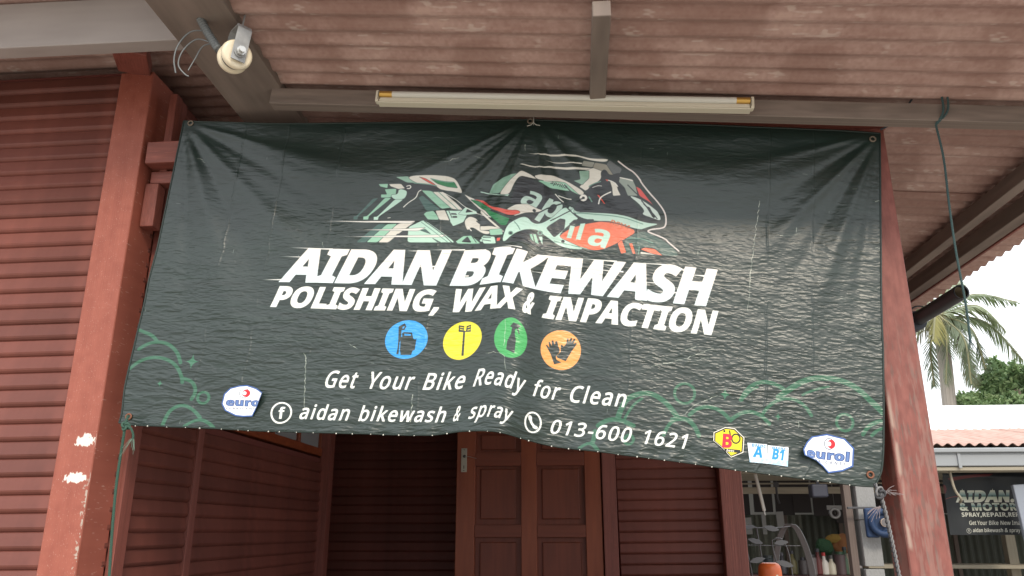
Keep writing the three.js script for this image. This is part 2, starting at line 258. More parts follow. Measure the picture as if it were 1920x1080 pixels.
const grid = [[-1.361,2.996,-1.307,2.991,-1.253,2.987,-1.199,2.983,-1.146,2.979,-1.093,2.975,-1.04,2.971,-0.987,2.969,-0.935,2.967,-0.882,2.965,-0.83,2.964,-0.778,2.962,-0.727,2.96,-0.675,2.959,-0.624,2.957,-0.572,2.956,-0.521,2.954,-0.47,2.953,-0.42,2.952,-0.369,2.951,-0.319,2.95,-0.268,2.95,-0.218,2.949,-0.168,2.948,-0.119,2.946,-0.069,2.942,-0.019,2.938,0.03,2.934,0.079,2.929,0.128,2.925,0.177,2.921,0.225,2.918,0.274,2.914,0.322,2.911,0.37,2.908,0.418,2.904,0.465,2.9,0.513,2.896,0.56,2.892,0.607,2.887,0.654,2.883,0.701,2.879,0.748,2.875,0.794,2.87,0.84,2.866,0.887,2.862,0.932,2.857,0.978,2.851,1.023,2.845],[-1.391,2.534,-1.337,2.531,-1.284,2.528,-1.231,2.525,-1.178,2.522,-1.126,2.519,-1.073,2.516,-1.021,2.513,-0.969,2.51,-0.917,2.506,-0.866,2.503,-0.814,2.5,-0.763,2.498,-0.712,2.495,-0.661,2.493,-0.61,2.491,-0.56,2.489,-0.51,2.487,-0.459,2.485,-0.409,2.484,-0.36,2.482,-0.31,2.481,-0.26,2.481,-0.21,2.482,-0.16,2.472,-0.112,2.455,-0.064,2.452,-0.016,2.449,0.032,2.444,0.08,2.438,0.128,2.432,0.176,2.427,0.224,2.422,0.271,2.418,0.318,2.413,0.365,2.406,0.412,2.4,0.458,2.394,0.504,2.388,0.55,2.383,0.596,2.377,0.642,2.372,0.688,2.367,0.733,2.361,0.778,2.355,0.823,2.349,0.868,2.343,0.912,2.337,0.957,2.331],[-1.405,2.411,-1.351,2.408,-1.298,2.404,-1.245,2.401,-1.192,2.398,-1.14,2.396,-1.087,2.393,-1.035,2.39,-0.983,2.388,-0.931,2.386,-0.88,2.383,-0.828,2.381,-0.777,2.379,-0.726,2.377,-0.675,2.374,-0.624,2.372,-0.573,2.369,-0.523,2.367,-0.473,2.364,-0.423,2.362,-0.373,2.36,-0.323,2.358,-0.272,2.359,-0.222,2.36,-0.173,2.349,-0.125,2.336,-0.077,2.331,-0.029,2.327,0.019,2.325,0.068,2.321,0.115,2.313,0.163,2.306,0.21,2.299,0.258,2.293,0.305,2.287,0.352,2.282,0.398,2.276,0.445,2.27,0.491,2.264,0.537,2.259,0.583,2.253,0.629,2.247,0.674,2.241,0.719,2.235,0.764,2.229,0.809,2.223,0.854,2.216,0.898,2.21,0.942,2.204],[-1.409,2.325,-1.356,2.322,-1.303,2.32,-1.25,2.317,-1.197,2.314,-1.144,2.311,-1.092,2.308,-1.04,2.305,-0.988,2.302,-0.936,2.299,-0.884,2.296,-0.833,2.293,-0.782,2.29,-0.731,2.287,-0.68,2.285,-0.629,2.282,-0.579,2.28,-0.528,2.277,-0.478,2.275,-0.428,2.272,-0.378,2.27,-0.328,2.269,-0.278,2.271,-0.227,2.271,-0.178,2.263,-0.13,2.248,-0.084,2.242,-0.036,2.239,0.013,2.235,0.061,2.23,0.109,2.224,0.156,2.217,0.203,2.21,0.25,2.203,0.297,2.196,0.344,2.19,0.391,2.184,0.437,2.178,0.483,2.172,0.529,2.166,0.575,2.16,0.62,2.154,0.665,2.149,0.711,2.143,0.756,2.137,0.8,2.131,0.845,2.126,0.889,2.12,0.933,2.114],[-1.433,2.06,-1.38,2.057,-1.327,2.055,-1.274,2.053,-1.222,2.05,-1.169,2.048,-1.117,2.046,-1.065,2.044,-1.013,2.042,-0.962,2.04,-0.91,2.037,-0.859,2.035,-0.808,2.033,-0.757,2.031,-0.706,2.029,-0.656,2.027,-0.606,2.025,-0.555,2.023,-0.506,2.021,-0.456,2.02,-0.406,2.019,-0.356,2.02,-0.305,2.024,-0.254,2.027,-0.205,2.017,-0.158,2.002,-0.112,1.993,-0.064,1.986,-0.016,1.98,0.032,1.974,0.079,1.968,0.127,1.962,0.174,1.956,0.221,1.951,0.268,1.946,0.314,1.941,0.361,1.937,0.407,1.932,0.453,1.928,0.499,1.923,0.544,1.919,0.59,1.914,0.635,1.91,0.68,1.905,0.725,1.901,0.77,1.896,0.815,1.891,0.859,1.887,0.903,1.882],[-1.431,1.955,-1.378,1.954,-1.326,1.952,-1.274,1.95,-1.222,1.948,-1.17,1.947,-1.118,1.945,-1.067,1.943,-1.016,1.941,-0.964,1.939,-0.913,1.937,-0.863,1.935,-0.812,1.933,-0.762,1.93,-0.711,1.928,-0.661,1.926,-0.612,1.925,-0.562,1.923,-0.512,1.922,-0.463,1.921,-0.414,1.919,-0.364,1.921,-0.313,1.926,-0.263,1.93,-0.215,1.922,-0.168,1.905,-0.123,1.893,-0.075,1.885,-0.028,1.879,0.02,1.873,0.067,1.866,0.114,1.859,0.161,1.854,0.207,1.849,0.254,1.843,0.3,1.837,0.346,1.831,0.391,1.826,0.437,1.821,0.482,1.816,0.527,1.81,0.572,1.805,0.617,1.799,0.662,1.794,0.706,1.788,0.75,1.783,0.794,1.778,0.838,1.772,0.881,1.767],[-1.435,1.927,-1.382,1.919,-1.33,1.917,-1.279,1.914,-1.227,1.912,-1.176,1.909,-1.124,1.907,-1.073,1.904,-1.022,1.901,-0.972,1.898,-0.921,1.896,-0.871,1.894,-0.821,1.892,-0.771,1.89,-0.721,1.888,-0.672,1.887,-0.622,1.885,-0.573,1.883,-0.524,1.881,-0.475,1.88,-0.426,1.88,-0.377,1.885,-0.327,1.888,-0.277,1.887,-0.229,1.883,-0.183,1.873,-0.138,1.862,-0.091,1.851,-0.044,1.842,0.003,1.836,0.05,1.83,0.097,1.824,0.143,1.817,0.189,1.811,0.235,1.805,0.281,1.799,0.326,1.793,0.371,1.786,0.416,1.779,0.461,1.772,0.506,1.766,0.55,1.76,0.594,1.754,0.638,1.748,0.682,1.742,0.726,1.736,0.769,1.73,0.812,1.724,0.856,1.722]];
const polys = [["#8fb5a0",[645,201,681,198,713,221,680,220]],["#d9d5c8",[673,199,749,192,810,199,826,216,847,258,824,250,780,243,762,229,713,225]],["#1f7a46",[745,204,777,213,815,216,828,237,799,233,767,222]],["#d5503f",[713,200,734,206,758,222,768,232,741,218]],["#22272a",[664,225,707,223,762,227,781,246,720,242,706,270,678,270,683,249]],["#93c4a8",[599,225,627,224,626,239,606,234]],["#d9d5c8",[629,225,664,224,677,239,658,242,634,233]],["#93c4a8",[618,242,652,240,652,263,632,270,610,270,609,259,626,259]],["#93c4a8",[621,270,641,270,583,332,582,345,567,345,566,334,577,332]],["#41625a",[587,273,604,270,552,333,551,345,539,345,538,334,546,332]],["#b9dcc9",[659,239,684,246,683,263,676,275,650,277,638,266,640,259,657,259]],["#b9dcc9",[650,275,676,275,611,334,610,346,597,346,596,335,606,334]],["#41625a",[718,270,728,260,787,311,745,315]],["#93c4a8",[723,244,755,246,818,305,787,308]],["#d9d5c8",[755,248,787,249,852,312,818,310]],["#93c4a8",[745,317,765,313,784,339,782,346,752,344,738,325]],["#d9d5c8",[770,313,798,312,816,349,785,346]],["#b9dcc9",[799,315,830,315,852,312,865,326,856,354,827,368,817,353]],["#22272a",[817,324,831,324,834,328,818,328]],["#22272a",[822,334,834,333,836,338,824,339]],["#b9dcc9",[857,301,889,317,893,326,857,330,837,326]],["#22272a",[862,309,881,318,859,321]],["#d9d5c8",[856,350,871,333,892,341,902,362,936,372,938,399,916,397,880,368,870,385]],["#d9d5c8",[847,258,889,279,931,323,933,344,885,299]],["#1f7a46",[866,275,907,287,930,310,932,330,903,308]],["#d5503f",[877,275,906,280,930,303,930,311,901,287]],["#41625a",[612,360,637,359,586,423,557,424]],["#93c4a8",[637,360,668,358,619,423,586,423]],["#d9d5c8",[668,358,720,349,687,381,649,423,619,423]],["#b9dcc9",[700,370,742,344,840,422,787,422,703,422]],["#22272a",[669,395,699,384,695,405,666,416]],["#41625a",[735,381,749,377,767,394]],["#41625a",[771,406,790,422,798,422]],["#93c4a8",[840,418,860,400,883,399,913,428,846,425]],["#22272a",[857,419,872,402,885,423]],["#b9dcc9",[907,420,917,401,938,406,941,430]],["#ece8df",[436,351,613,349,720,348,707,357,586,355]],["#ece8df",[527,381,673,377,751,371,730,383,617,382]],["#ece8df",[507,405,675,399,815,396,799,404,648,405]],["#7ea58f",[919,256,928,225,956,204,997,190,989,204,972,245,947,260]],["#d9d5c8",[949,262,965,233,997,188,1006,179,1020,184,1044,195,1054,203,1028,202,1004,198,990,224,980,265,964,268]],["#b9dcc9",[894,249,927,257,964,268,980,265,975,273,935,263,894,253]],["#2a2e31",[992,240,1002,203,1021,199,1055,213,1089,229,1131,274,1096,319,1056,354,1025,333,1082,305,1039,297,983,301,987,268]],["#d9d5c8",[1043,189,1099,183,1146,206,1198,236,1182,250,1134,214,1074,207,1051,202]],["#93c4a8",[1054,207,1133,205,1182,248,1155,235,1096,230]],["#d9d5c8",[1014,119,1047,117,1074,112,1094,117,1153,114,1170,117,1210,127,1258,126,1251,138,1204,133,1170,122,1150,122,1094,124,1077,118,1048,121]],["#d9d5c8",[1069,137,1085,137,1109,144,1175,139,1215,146,1212,151,1175,144,1109,148,1089,140]],["#d9d5c8",[998,159,1007,154,1031,161,1070,158,1090,153,1130,159,1209,155,1216,162,1137,168,1090,160,1064,163,1032,166,1008,159]],["#d9d5c8",[1180,170,1215,155,1242,162,1241,192,1197,232,1177,219,1201,195]],["#8aab97",[1173,169,1203,165,1204,191,1186,214,1159,201,1179,196]],["#8d8e82",[1184,133,1218,138,1212,155,1179,151]],["#8b8778",[1218,138,1251,144,1289,171,1280,192,1242,166,1212,155]],["#5a5f5e",[1260,130,1298,158,1283,190,1251,144]],["#22272a",[1206,217,1241,192,1236,167,1249,158,1263,180,1292,167,1303,189,1319,236,1364,292,1417,314,1421,323,1372,320,1316,298,1224,297,1166,302,1174,271,1204,235]],["#8f9a8f",[1293,182,1329,188,1340,209,1348,238,1319,239,1308,214,1290,197]],["#d9d5c8",[1264,194,1284,204,1290,222,1299,238,1276,241,1272,216]],["#c6d5cb",[1319,236,1352,245,1399,272,1417,300,1417,314,1391,305,1361,295,1370,284,1353,263]],["#22272a",[1373,269,1383,272,1401,304,1394,303]],["#d4504a",[1340,209,1354,216,1396,268,1379,254,1352,238]],["#b9d6c6",[1166,303,1224,299,1309,298,1369,321,1418,323,1379,336,1357,347,1284,322,1226,327,1187,319]],["#e8704c",[1129,383,1163,354,1201,338,1274,319,1357,347,1317,379,1251,419,1212,417,1140,394]],["#bfe0cf",[971,423,982,365,1031,331,1056,354,1097,338,1139,285,1159,298,1168,286,1167,313,1187,319,1150,352,1129,383,1146,393,1216,420,1142,420,1087,384,1067,367,1029,380,998,404,981,429]],["#22272a",[1092,361,1129,327,1145,329,1144,360,1117,389]],["#22272a",[1156,344,1171,327,1226,321,1226,330,1194,337]],["#22272a",[988,430,1011,395,1041,375,1074,382,1090,418,1135,420,1077,423,1038,416]],["#93c4a8",[1046,389,1065,383,1077,416,1050,407]],["#b9dcc9",[1072,390,1084,388,1087,418]],["#d9d5c8",[975,317,1000,299,1035,292,1082,305,1031,323,1000,340]],["#d5503f",[897,282,932,304,982,321,1008,318,1018,327,987,341,946,321,919,303]],["#1f7a46",[898,294,926,316,967,340,987,349,980,373,963,371,928,335]],["#d9d5c8",[900,310,936,352,975,392,972,398,930,355,901,324]],["#3a4042",[901,326,930,355,969,399,906,381]],["#d9d5c8",[905,369,934,371,961,380,968,387,906,383]],["#93c4a8",[932,383,968,383,973,404,937,403]],["#b9dcc9",[911,405,950,408,956,432,920,429]],["#d5503f",[956,413,967,413,966,424,957,425]],["#3f5a52",[1314,379,1357,350,1377,349,1430,375,1470,407,1471,421,1426,422,1399,399,1360,398,1355,420,1322,422]],["#e8704c",[1298,391,1310,379,1325,418,1310,423]],["#e8704c",[1330,389,1340,388,1351,420,1343,421]],["#e8704c",[1363,405,1376,399,1405,402,1429,422,1393,416]],["#d9d5c8",[1364,412,1393,416,1413,421,1364,419]],["#d5503f",[1249,190,1260,191,1258,198]],["#d5503f",[1229,241,1237,242,1257,269,1252,269]]];
const icons = [[711,695,726,684,732,694,728,705,720,706,721,715,722,735,720,746,722,782,716,782,717,764,716,742,713,713],[723,715,728,712,750,713,756,732,762,735,765,730,765,767,759,770,757,783,728,784,724,768,721,728,725,727],[876,688,891,691,892,706,898,709,899,692,910,689,912,712,896,711,901,787,895,787,891,711,878,709],[1019,702,1027,688,1040,689,1047,695,1041,701,1047,717,1045,720,1038,704,1034,708,1034,722,1039,740,1039,782,1016,776,1016,750,1024,724,1025,704],[1120,728,1124,728,1131,736,1127,719,1130,717,1137,730,1135,713,1139,711,1145,725,1145,714,1150,712,1154,727,1159,737,1159,746,1150,760,1153,769,1167,776,1148,784,1136,755],[1161,723,1164,722,1169,727,1175,717,1176,700,1180,700,1181,711,1186,697,1190,699,1188,712,1195,698,1199,701,1194,715,1201,711,1204,714,1192,737,1178,770,1155,763,1152,758,1162,744]];
const holes = [[722,695,728,693,725,701,722,702],[729,717,748,718,748,723,730,723],[880,693,890,695,890,698,880,696],[881,700,890,703,891,705,881,703],[901,696,909,694,909,697,902,699],[902,704,910,703,910,706,902,707]];
const discs = [["#2f9be6",738,735,58,61],["#e8d92a",892,738,53,61],["#3fa457",1024,736,45,63],["#eda055",1162,738,55,61]];
const strokes = [[8,6,732,40,743,59,764],[8,18,790,33,773,60,765,92,771,122,797,136,828],[8,6,850,25,825,54,813,91,815,126,835,148,870,152,887],[8,152,875,175,879,190,900,191,920,183,936],[8,118,1020,120,984,139,961,165,953,192,968,213,992],[8,177,1021,194,1004,218,997,242,1009,256,1023],[10,1660,837,1672,807,1697,782,1729,773,1762,783,1781,799],[14,1762,819,1797,786,1832,757,1878,744,1930,746,1975,767,2014,807,2043,838],[6,1827,805,1852,788,1897,772],[5,1669,829,1681,809,1704,794],[8,1722,871,1737,844,1769,822,1808,820,1837,841,1852,866],[9,1524,894,1539,875,1571,864,1606,872,1634,900],[9,1634,900,1655,878,1687,868,1719,879,1739,900],[9,1992,906,2004,883,2033,863,2046,864],[7,2015,907,2027,891,2046,883],[10,1478,911,1496,906,1519,907,1539,924,1551,947],[12,1331,924,1341,879,1367,852,1411,838,1456,860,1490,901],[6,1350,922,1366,883,1393,859],[10,1280,949,1300,930,1335,925,1374,939],[8,1247,1020,1256,1006,1273,1001,1296,1021],[10,1273,1001,1273,966],[8,1457,956,1467,923,1497,904,1529,910]];
const rings = [[214,931,15,17],[1507,832,27,30],[1942,877,22,24],[1366,979,12,13]];
const stars = [[167,823,21,28],[92,892,10,13],[1616,825,18,23],[1762,878,11,15]];
const outline = [1285,133,1311,155,1331,165,1352,190,1354,197,1381,229,1405,253,1426,281,1433,302,1433,331,1418,338,1393,341,1377,349,1410,360,1436,371,1440,378,1473,403];
const cracks = [[1413,761,1454,746,1501,726,1525,714,1554,699,1580,683],[1502,698,1531,688],[1543,725,1569,714],[464,787,475,811,485,905,489,962],[777,905,777,953,776,985],[1480,904,1512,894,1532,868,1561,849,1596,829],[961,789,997,788,1013,797,1019,832,1024,842],[1700,231,1679,429,1675,526,1672,566],[2031,208,2050,206],[2030,344,2049,342],[2004,578,2034,576],[1944,784,1973,784,2002,788],[1987,848,2016,853],[1817,886,1820,902],[1013,110,1012,87],[1004,683,1009,763],[868,130,882,136,896,139],[822,136,781,150],[1806,318,1806,305],[1527,410,1526,397],[1759,333,1817,322],[463,426,468,441],[584,753,606,769],[1167,587,1170,594],[1364,562,1394,570,1424,580],[62,139,75,141,83,152]];
const words = [["1","AIDAN",374,833,557,114],["1","BIKEWASH",851,1586,557,114],["2","POLISHING,",352,830,643,71],["2","WAX",843,1045,643,74],["2","&",1045,1088,643,71],["2","INPACTION",1105,1590,643,74],["3","Get",530,625,889,52],["3","Your",644,778,889,52],["3","Bike",798,918,889,52],["3","Ready",935,1079,889,53],["3","for",1092,1173,889,50],["3","Clean",1192,1353,889,50],["4","aidan",474,614,986,44],["4","bikewash",634,874,986,44],["4","&",890,915,986,44],["4","spray",931,1053,986,44],["4","013-600",1148,1373,986,41],["4","1621",1397,1521,986,40]];
const icon2 = [[428,970,29,32],[1106,966,23,31]];
const stick = {"eurolA":[270,918,285,900,309,892,330,890,356,899,379,914,373,932,365,956,353,984,328,986,307,984,277,969,266,949],"eurolB":[1826,959,1838,940,1853,924,1894,914,1942,921,1968,942,1970,985,1946,998,1911,1006,1889,993,1866,981,1830,973],"bees":[1590,936,1621,920,1646,921,1673,943,1674,981,1645,997,1616,974,1591,958],"lic_A":[1682,955,1735,954,1746,1001,1698,1002],"lic_B":[1737,956,1793,956,1800,1002,1746,1001]};
const letters = [["apr",1004,291,1163,349,59,"#b7d0c2"],["aprilia",1092,214,1141,227,9,"#3a4442"],["il",1146,386,1199,390,41,"#bfe0cf"],["a",1205,399,1273,411,56,"#bfe0cf"],["RSV4",1270,330,1328,347,11,"#c9683f"]];
// ---------- main banner ----------
const NB = 49, NR = rowV.length;
const zField = (u, v) => {
  const d = u - (0.502 + 0.015 * (1 - v)), w = d < 0 ? 0.05 : 0.03;
  return -2.38 + 0.05 * Math.exp(-((d / w) ** 2)) * ss(0.12, 0.75, v) - 0.018 * Math.exp(-(((d - 0.085) / 0.04) ** 2)) * ss(0.3, 0.8, v);
};
const cr = (a, b, c, d, t) => b + 0.5 * t * (c - a + t * (2 * a - 5 * b + 4 * c - d + t * (3 * (b - c) + d - a)));
function rowAt(r, u, k) { const x = cl(u) * (NB - 1), i = Math.min(NB - 2, Math.floor(x)), g = (n) => grid[r][Math.max(0, Math.min(NB - 1, n)) * 2 + k]; return cr(g(i - 1), g(i), g(i + 1), g(i + 2), x - i); }
function herm(u, v, k) {
  let r = 0; while (r < NR - 2 && v > rowV[r + 1]) r++;
  const y = [r - 1, r, r + 1, r + 2].map((q) => rowAt(Math.max(0, Math.min(NR - 1, q)), u, k)), X = (q) => rowV[Math.max(0, Math.min(NR - 1, q))];
  const h = X(r + 1) - X(r), t = (v - X(r)) / h, m0 = r > 0 ? (y[2] - y[0]) / (X(r + 1) - X(r - 1)) : (y[2] - y[1]) / h, m1 = r < NR - 2 ? (y[3] - y[1]) / (X(r + 2) - X(r)) : (y[2] - y[1]) / h;
  const t2 = t * t, t3 = t2 * t; return (2 * t3 - 3 * t2 + 1) * y[1] + (t3 - 2 * t2 + t) * h * m0 + (3 * t2 - 2 * t3) * y[2] + (t3 - t2) * h * m1;
}
// tension folds that fan out from the three tied points along the top
const fan = (u, v, cu, cv, dirs) => { const dx = (u - cu) * 2.2, dy = v - cv, r = Math.hypot(dx, dy), a = Math.atan2(dy, dx); let z = 0; for (const [ang, w, amp, reach] of dirs) z += 0.65 * amp * Math.exp(-(((a - ang) / w) ** 2)) * ss(0.02, 0.14, r) * ss(reach, reach * 0.45, r); return z; };
const folds = (u, v) =>
  fan(u, v, 0.0, 0.0, [[0.30, 0.06, 0.008, 0.9], [0.52, 0.07, -0.007, 0.8], [0.80, 0.08, 0.011, 0.9], [1.02, 0.06, -0.008, 0.9], [1.2, 0.07, 0.012, 1.0], [1.38, 0.05, -0.008, 0.9]]) +
  fan(u, v, 1.0, 0.0, [[2.86, 0.05, 0.007, 0.6], [2.55, 0.07, -0.008, 0.6], [2.35, 0.06, 0.010, 0.7], [2.12, 0.05, -0.006, 0.7], [1.95, 0.07, 0.010, 0.8], [1.72, 0.05, -0.006, 0.7]]) +
  fan(u, v, 0.5, -0.01, [[2.62, 0.05, 0.008, 0.55], [2.40, 0.04, -0.006, 0.5], [2.2, 0.05, 0.010, 0.55], [1.98, 0.04, -0.007, 0.55], [1.8, 0.05, 0.008, 0.6], [1.35, 0.05, 0.009, 0.55], [1.1, 0.05, -0.007, 0.5], [0.85, 0.06, 0.008, 0.5], [0.5, 0.07, 0.006, 0.5]]) +
  0.007 * Math.sin(v * 20 - 2.2 * Math.cos((u - 0.25) * 7)) * ss(0.02, 0.12, v) * ss(0.42, 0.2, v) * ss(0.05, 0.2, u) * ss(0.5, 0.4, u) +
  0.007 * Math.sin(v * 22 - 2.2 * Math.cos((u - 0.76) * 7)) * ss(0.02, 0.12, v) * ss(0.4, 0.2, v) * ss(0.52, 0.65, u) * ss(1, 0.85, u) +
  0.006 * (fbm(u * 0.9 + 0.05, v * 0.5 + 0.1, 10, 2) - 0.5) * ss(0.25, 0.5, v) + 0.003 * Math.sin(u * 90 + 5 * Math.sin(u * 17)) * ss(0.93, 1, v);
const bannerAt = (u, v, off = 0) => [herm(u, v, 0), herm(u, v, 1), zField(u, v) + folds(u, v) + off];
const P2 = (q, o) => [q[o], q[o + 1]];
const bannerTex = canvasTex(2048, 1024, (c) => {
  c.fillStyle = '#1d2c27'; c.fillRect(0, 0, 2048, 1024);
  for (let k = 0; k < 900; k++) { c.fillStyle = ['rgba(38,62,52,0.10)', 'rgba(16,22,23,0.10)', 'rgba(46,58,60,0.07)'][k % 3]; const x = rr(-50, 2048), y = rr(0, 1024); c.fillRect(x, y, rr(40, 300), rr(3, 16)); }
  const poly = (q, f) => { c.fillStyle = f; c.beginPath(); for (let i = 0; i < q.length; i += 2) i ? c.lineTo(q[i], q[i + 1]) : c.moveTo(q[i], q[i + 1]); c.closePath(); c.fill(); };
  const curve = (q, w, s) => { c.strokeStyle = s; c.lineWidth = w; c.lineCap = 'round'; c.lineJoin = 'round'; c.beginPath(); c.moveTo(q[0], q[1]); for (let i = 2; i < q.length - 2; i += 2) c.quadraticCurveTo(q[i], q[i + 1], (q[i] + q[i + 2]) / 2, (q[i + 1] + q[i + 3]) / 2); c.lineTo(q[q.length - 2], q[q.length - 1]); c.stroke(); };
  // soap bubbles and sparkles
  for (const [w, ...q] of strokes) curve(q, w * 1.25, '#2d6047');
  c.strokeStyle = '#2d6047'; c.lineWidth = 8; for (const [x, y, a, b] of rings) { c.beginPath(); c.ellipse(x, y, a, b, 0, 0, 6.3); c.stroke(); }
  for (const [x, y, a, b] of stars) { c.fillStyle = '#336b4f'; c.beginPath(); c.moveTo(x, y - b); c.quadraticCurveTo(x, y, x + a, y); c.quadraticCurveTo(x, y, x, y + b); c.quadraticCurveTo(x, y, x - a, y); c.quadraticCurveTo(x, y, x, y - b); c.fill(); }
  // motorcycle
  const soft = (q, f) => { const n = q.length / 2, P = (i) => [q[2 * ((i + n) % n)], q[2 * ((i + n) % n) + 1]]; c.fillStyle = f; c.beginPath(); for (let i = 0; i < n; i++) { const a = P(i - 1), b = P(i), d = P(i + 1), k = n > 7 ? 0.45 : 0.15; const s = [mix(b[0], a[0], k), mix(b[1], a[1], k)], e = [mix(b[0], d[0], k), mix(b[1], d[1], k)]; i ? c.lineTo(...s) : c.moveTo(...s); c.quadraticCurveTo(b[0], b[1], e[0], e[1]); } c.closePath(); c.fill(); };
  const letter = ([t, x0, y0, x1, y1, h, col]) => {
    const a = Math.atan2(y1 - y0, x1 - x0), L = Math.hypot(x1 - x0, y1 - y0); c.save(); c.translate(x0, y0); c.rotate(a); c.font = 'bold 100px sans-serif'; const w = c.measureText(t).width;
    c.transform(1, 0, -0.12, 1, 0, 0); c.scale(L / w, h / 56); c.fillStyle = col; c.fillText(t, 0, 0); c.restore();
  };
  for (const [f, q] of polys) {
    soft(q, f); c.strokeStyle = 'rgba(25,32,33,0.5)'; c.lineWidth = 1.5; c.stroke();
    if (f === '#2a2e31') letter(letters[0]);
    if (f === '#e8704c' && q.length > 16) letters.slice(2).forEach(letter);
  }
  for (const [col, w, ...p] of fine) p.length > 3 ? curve(p, w, col) : (c.fillStyle = col, c.beginPath(), c.arc(p[0], p[1], w, 0, 6.3), c.fill());
  letter(letters[1]); curve(outline, 4.5, '#ddd2cc');
  // printed lines
  for (const [kind, t, x0, x1, yb, h] of words) {
    const big = kind === '1' || kind === '2', sk = big ? 0.26 : 0.2; c.save(); c.font = (big ? 'bold ' : '') + '100px sans-serif';
    const ls = kind === '1' ? -4 : big ? -1 : 7; if (c.letterSpacing !== undefined) c.letterSpacing = ls + 'px';
    const cap = 71.4, mt = c.measureText(t), lb = mt.actualBoundingBoxLeft || 0, w = lb + (mt.actualBoundingBoxRight || mt.width), slantW = h * sk, fat = kind === '1' ? 5.5 : kind === '2' ? 5 : 3;
    c.translate(x0, yb); c.transform(1, 0, -sk, 1, 0, 0); c.scale((x1 - x0 - slantW) / w, h / (cap + fat));
    c.lineJoin = big ? 'miter' : 'round'; c.miterLimit = 3; c.lineWidth = fat;
    let f = '#f1f0ea'; if (kind === '1') { f = c.createLinearGradient(0, -cap, 0, 0); f.addColorStop(0, '#f2ebe4'); f.addColorStop(0.5, '#efebe6'); f.addColorStop(0.62, '#dfeaee'); f.addColorStop(1, '#e2eef1'); }
    c.fillStyle = c.strokeStyle = f; c.fillText(t, lb, 0); c.strokeText(t, lb, 0); c.restore();
  }
  // speed lines through the headline
  const fast = (x, y, l, w) => { c.fillStyle = '#ece9e3'; c.beginPath(); c.moveTo(x, y); c.lineTo(x + l, y - w); c.lineTo(x + l, y + w); c.fill(); };
  for (const [x, y, l] of [[365, 448, 130], [350, 478, 110], [312, 553, 70], [760, 446, 110], [700, 450, 60], [850, 450, 80], [970, 440, 60], [930, 446, 70], [1180, 447, 120], [1250, 460, 60], [1330, 448, 120], [1420, 458, 90], [1230, 478, 90], [1350, 505, 110], [1480, 470, 80], [1500, 500, 60], [1400, 528, 100], [1060, 505, 60], [700, 500, 90], [840, 530, 50]]) fast(x, y, l, 2.2);
  // service discs
  for (const [f, x, y, a, b] of discs) { c.fillStyle = f; c.beginPath(); c.ellipse(x, y, a, b, 0, 0, 6.3); c.fill(); }
  icons.forEach((q) => poly(q, '#26312d')); holes.forEach((q, i) => poly(q, i < 2 ? '#2f9be6' : '#e8d92a'));
  // contact icons
  c.strokeStyle = '#f1f0ea'; c.lineWidth = 5; for (const [x, y, a, b] of icon2) { c.beginPath(); c.ellipse(x, y, a - 2, b - 2, 0, 0, 6.3); c.stroke(); }
  { const [x, y] = icon2[0]; c.fillStyle = '#f1f0ea'; c.font = 'bold 46px sans-serif'; c.fillText('f', x - 9, y + 18); const [p, q] = icon2[1]; c.lineWidth = 7; c.lineCap = 'round'; c.beginPath(); c.moveTo(p - 9, q - 14); c.quadraticCurveTo(p - 7, q + 4, p + 9, q + 12); c.stroke(); c.lineWidth = 10; c.beginPath(); c.moveTo(p - 9, q - 14); c.lineTo(p - 8, q - 8); c.moveTo(p + 5, q + 11); c.lineTo(p + 10, q + 12); c.stroke(); }
  // cracked print
  for (const q of cracks) for (let i = 0; i + 3 < q.length; i += 2) {
    const n = Math.max(2, Math.ceil(Math.hypot(q[i + 2] - q[i], q[i + 3] - q[i + 1]) / 9)); let lx = q[i], ly = q[i + 1];
    for (let k = 1; k <= n; k++) { const x = mix(q[i], q[i + 2], k / n) + rr(-2, 2), y = mix(q[i + 1], q[i + 3], k / n) + rr(-2, 2); c.strokeStyle = 'rgba(205,205,190,' + rr(0.35, 0.9).toFixed(2) + ')'; c.lineWidth = rr(0.8, 2.4); c.beginPath(); c.moveTo(lx, ly); c.lineTo(x, y); c.stroke(); lx = x; ly = y; }
  }
  for (let k = 0; k < 46; k++) { const x = rr(0, 2048), y = rr(0, 1024), a = rnd() < 0.6 ? 0 : 1.57; c.strokeStyle = 'rgba(200,205,195,0.5)'; c.lineWidth = 1.2; c.beginPath(); c.moveTo(x, y); c.lineTo(x + Math.cos(a) * rr(3, 16), y + Math.sin(a) * rr(3, 16)); c.stroke(); }
});
const bannerBump = texOf(2048, 1024, (u, v0) => {               // creases of the woven sheet: short sharp sideways wrinkles, dents, old packing folds
  const v = 1 - v0, wob = (fbm(u, v, 14, 3) - 0.5) * 0.05, rid = (n, e) => Math.pow(1 - Math.abs(2 * n - 1), e);
  const a = ss(0.28, 0.72, streak(u, v + wob * 0.4, 46, 84, 3)), b = ss(0.25, 0.75, streak(u + 0.3, v + wob * 0.3, 110, 168, 2)), e2 = rid(streak(u + 0.6, v + wob, 22, 46, 2), 5), d = fbm(u, v, 22, 3), mk = ss(0.34, 0.6, fbm(u + 0.13, v, 7, 3)), up = 0.3 + 0.7 * ss(0.18, 0.5, v);
  let h = 0.25 + (a * 0.17 * (0.35 + 0.65 * mk) + b * 0.10 + e2 * 0.14 * mk) * up + (d - 0.5) * 0.32;
  for (const [x, s] of [[0.09, 0.8], [0.152, 1], [0.232, 0.7], [0.385, 0.6], [0.66, 0.5], [0.842, 0.9], [0.905, 0.6]]) { const e = u - x - (fbm(0.2, v, 20, 2) - 0.5) * 0.006; h += 0.16 * s * Math.exp(-((e / 0.0014) ** 2)) * ss(0.3, 0.5, fbm(x, v, 9, 2)); }
  return h;
}, [1, 1], true);
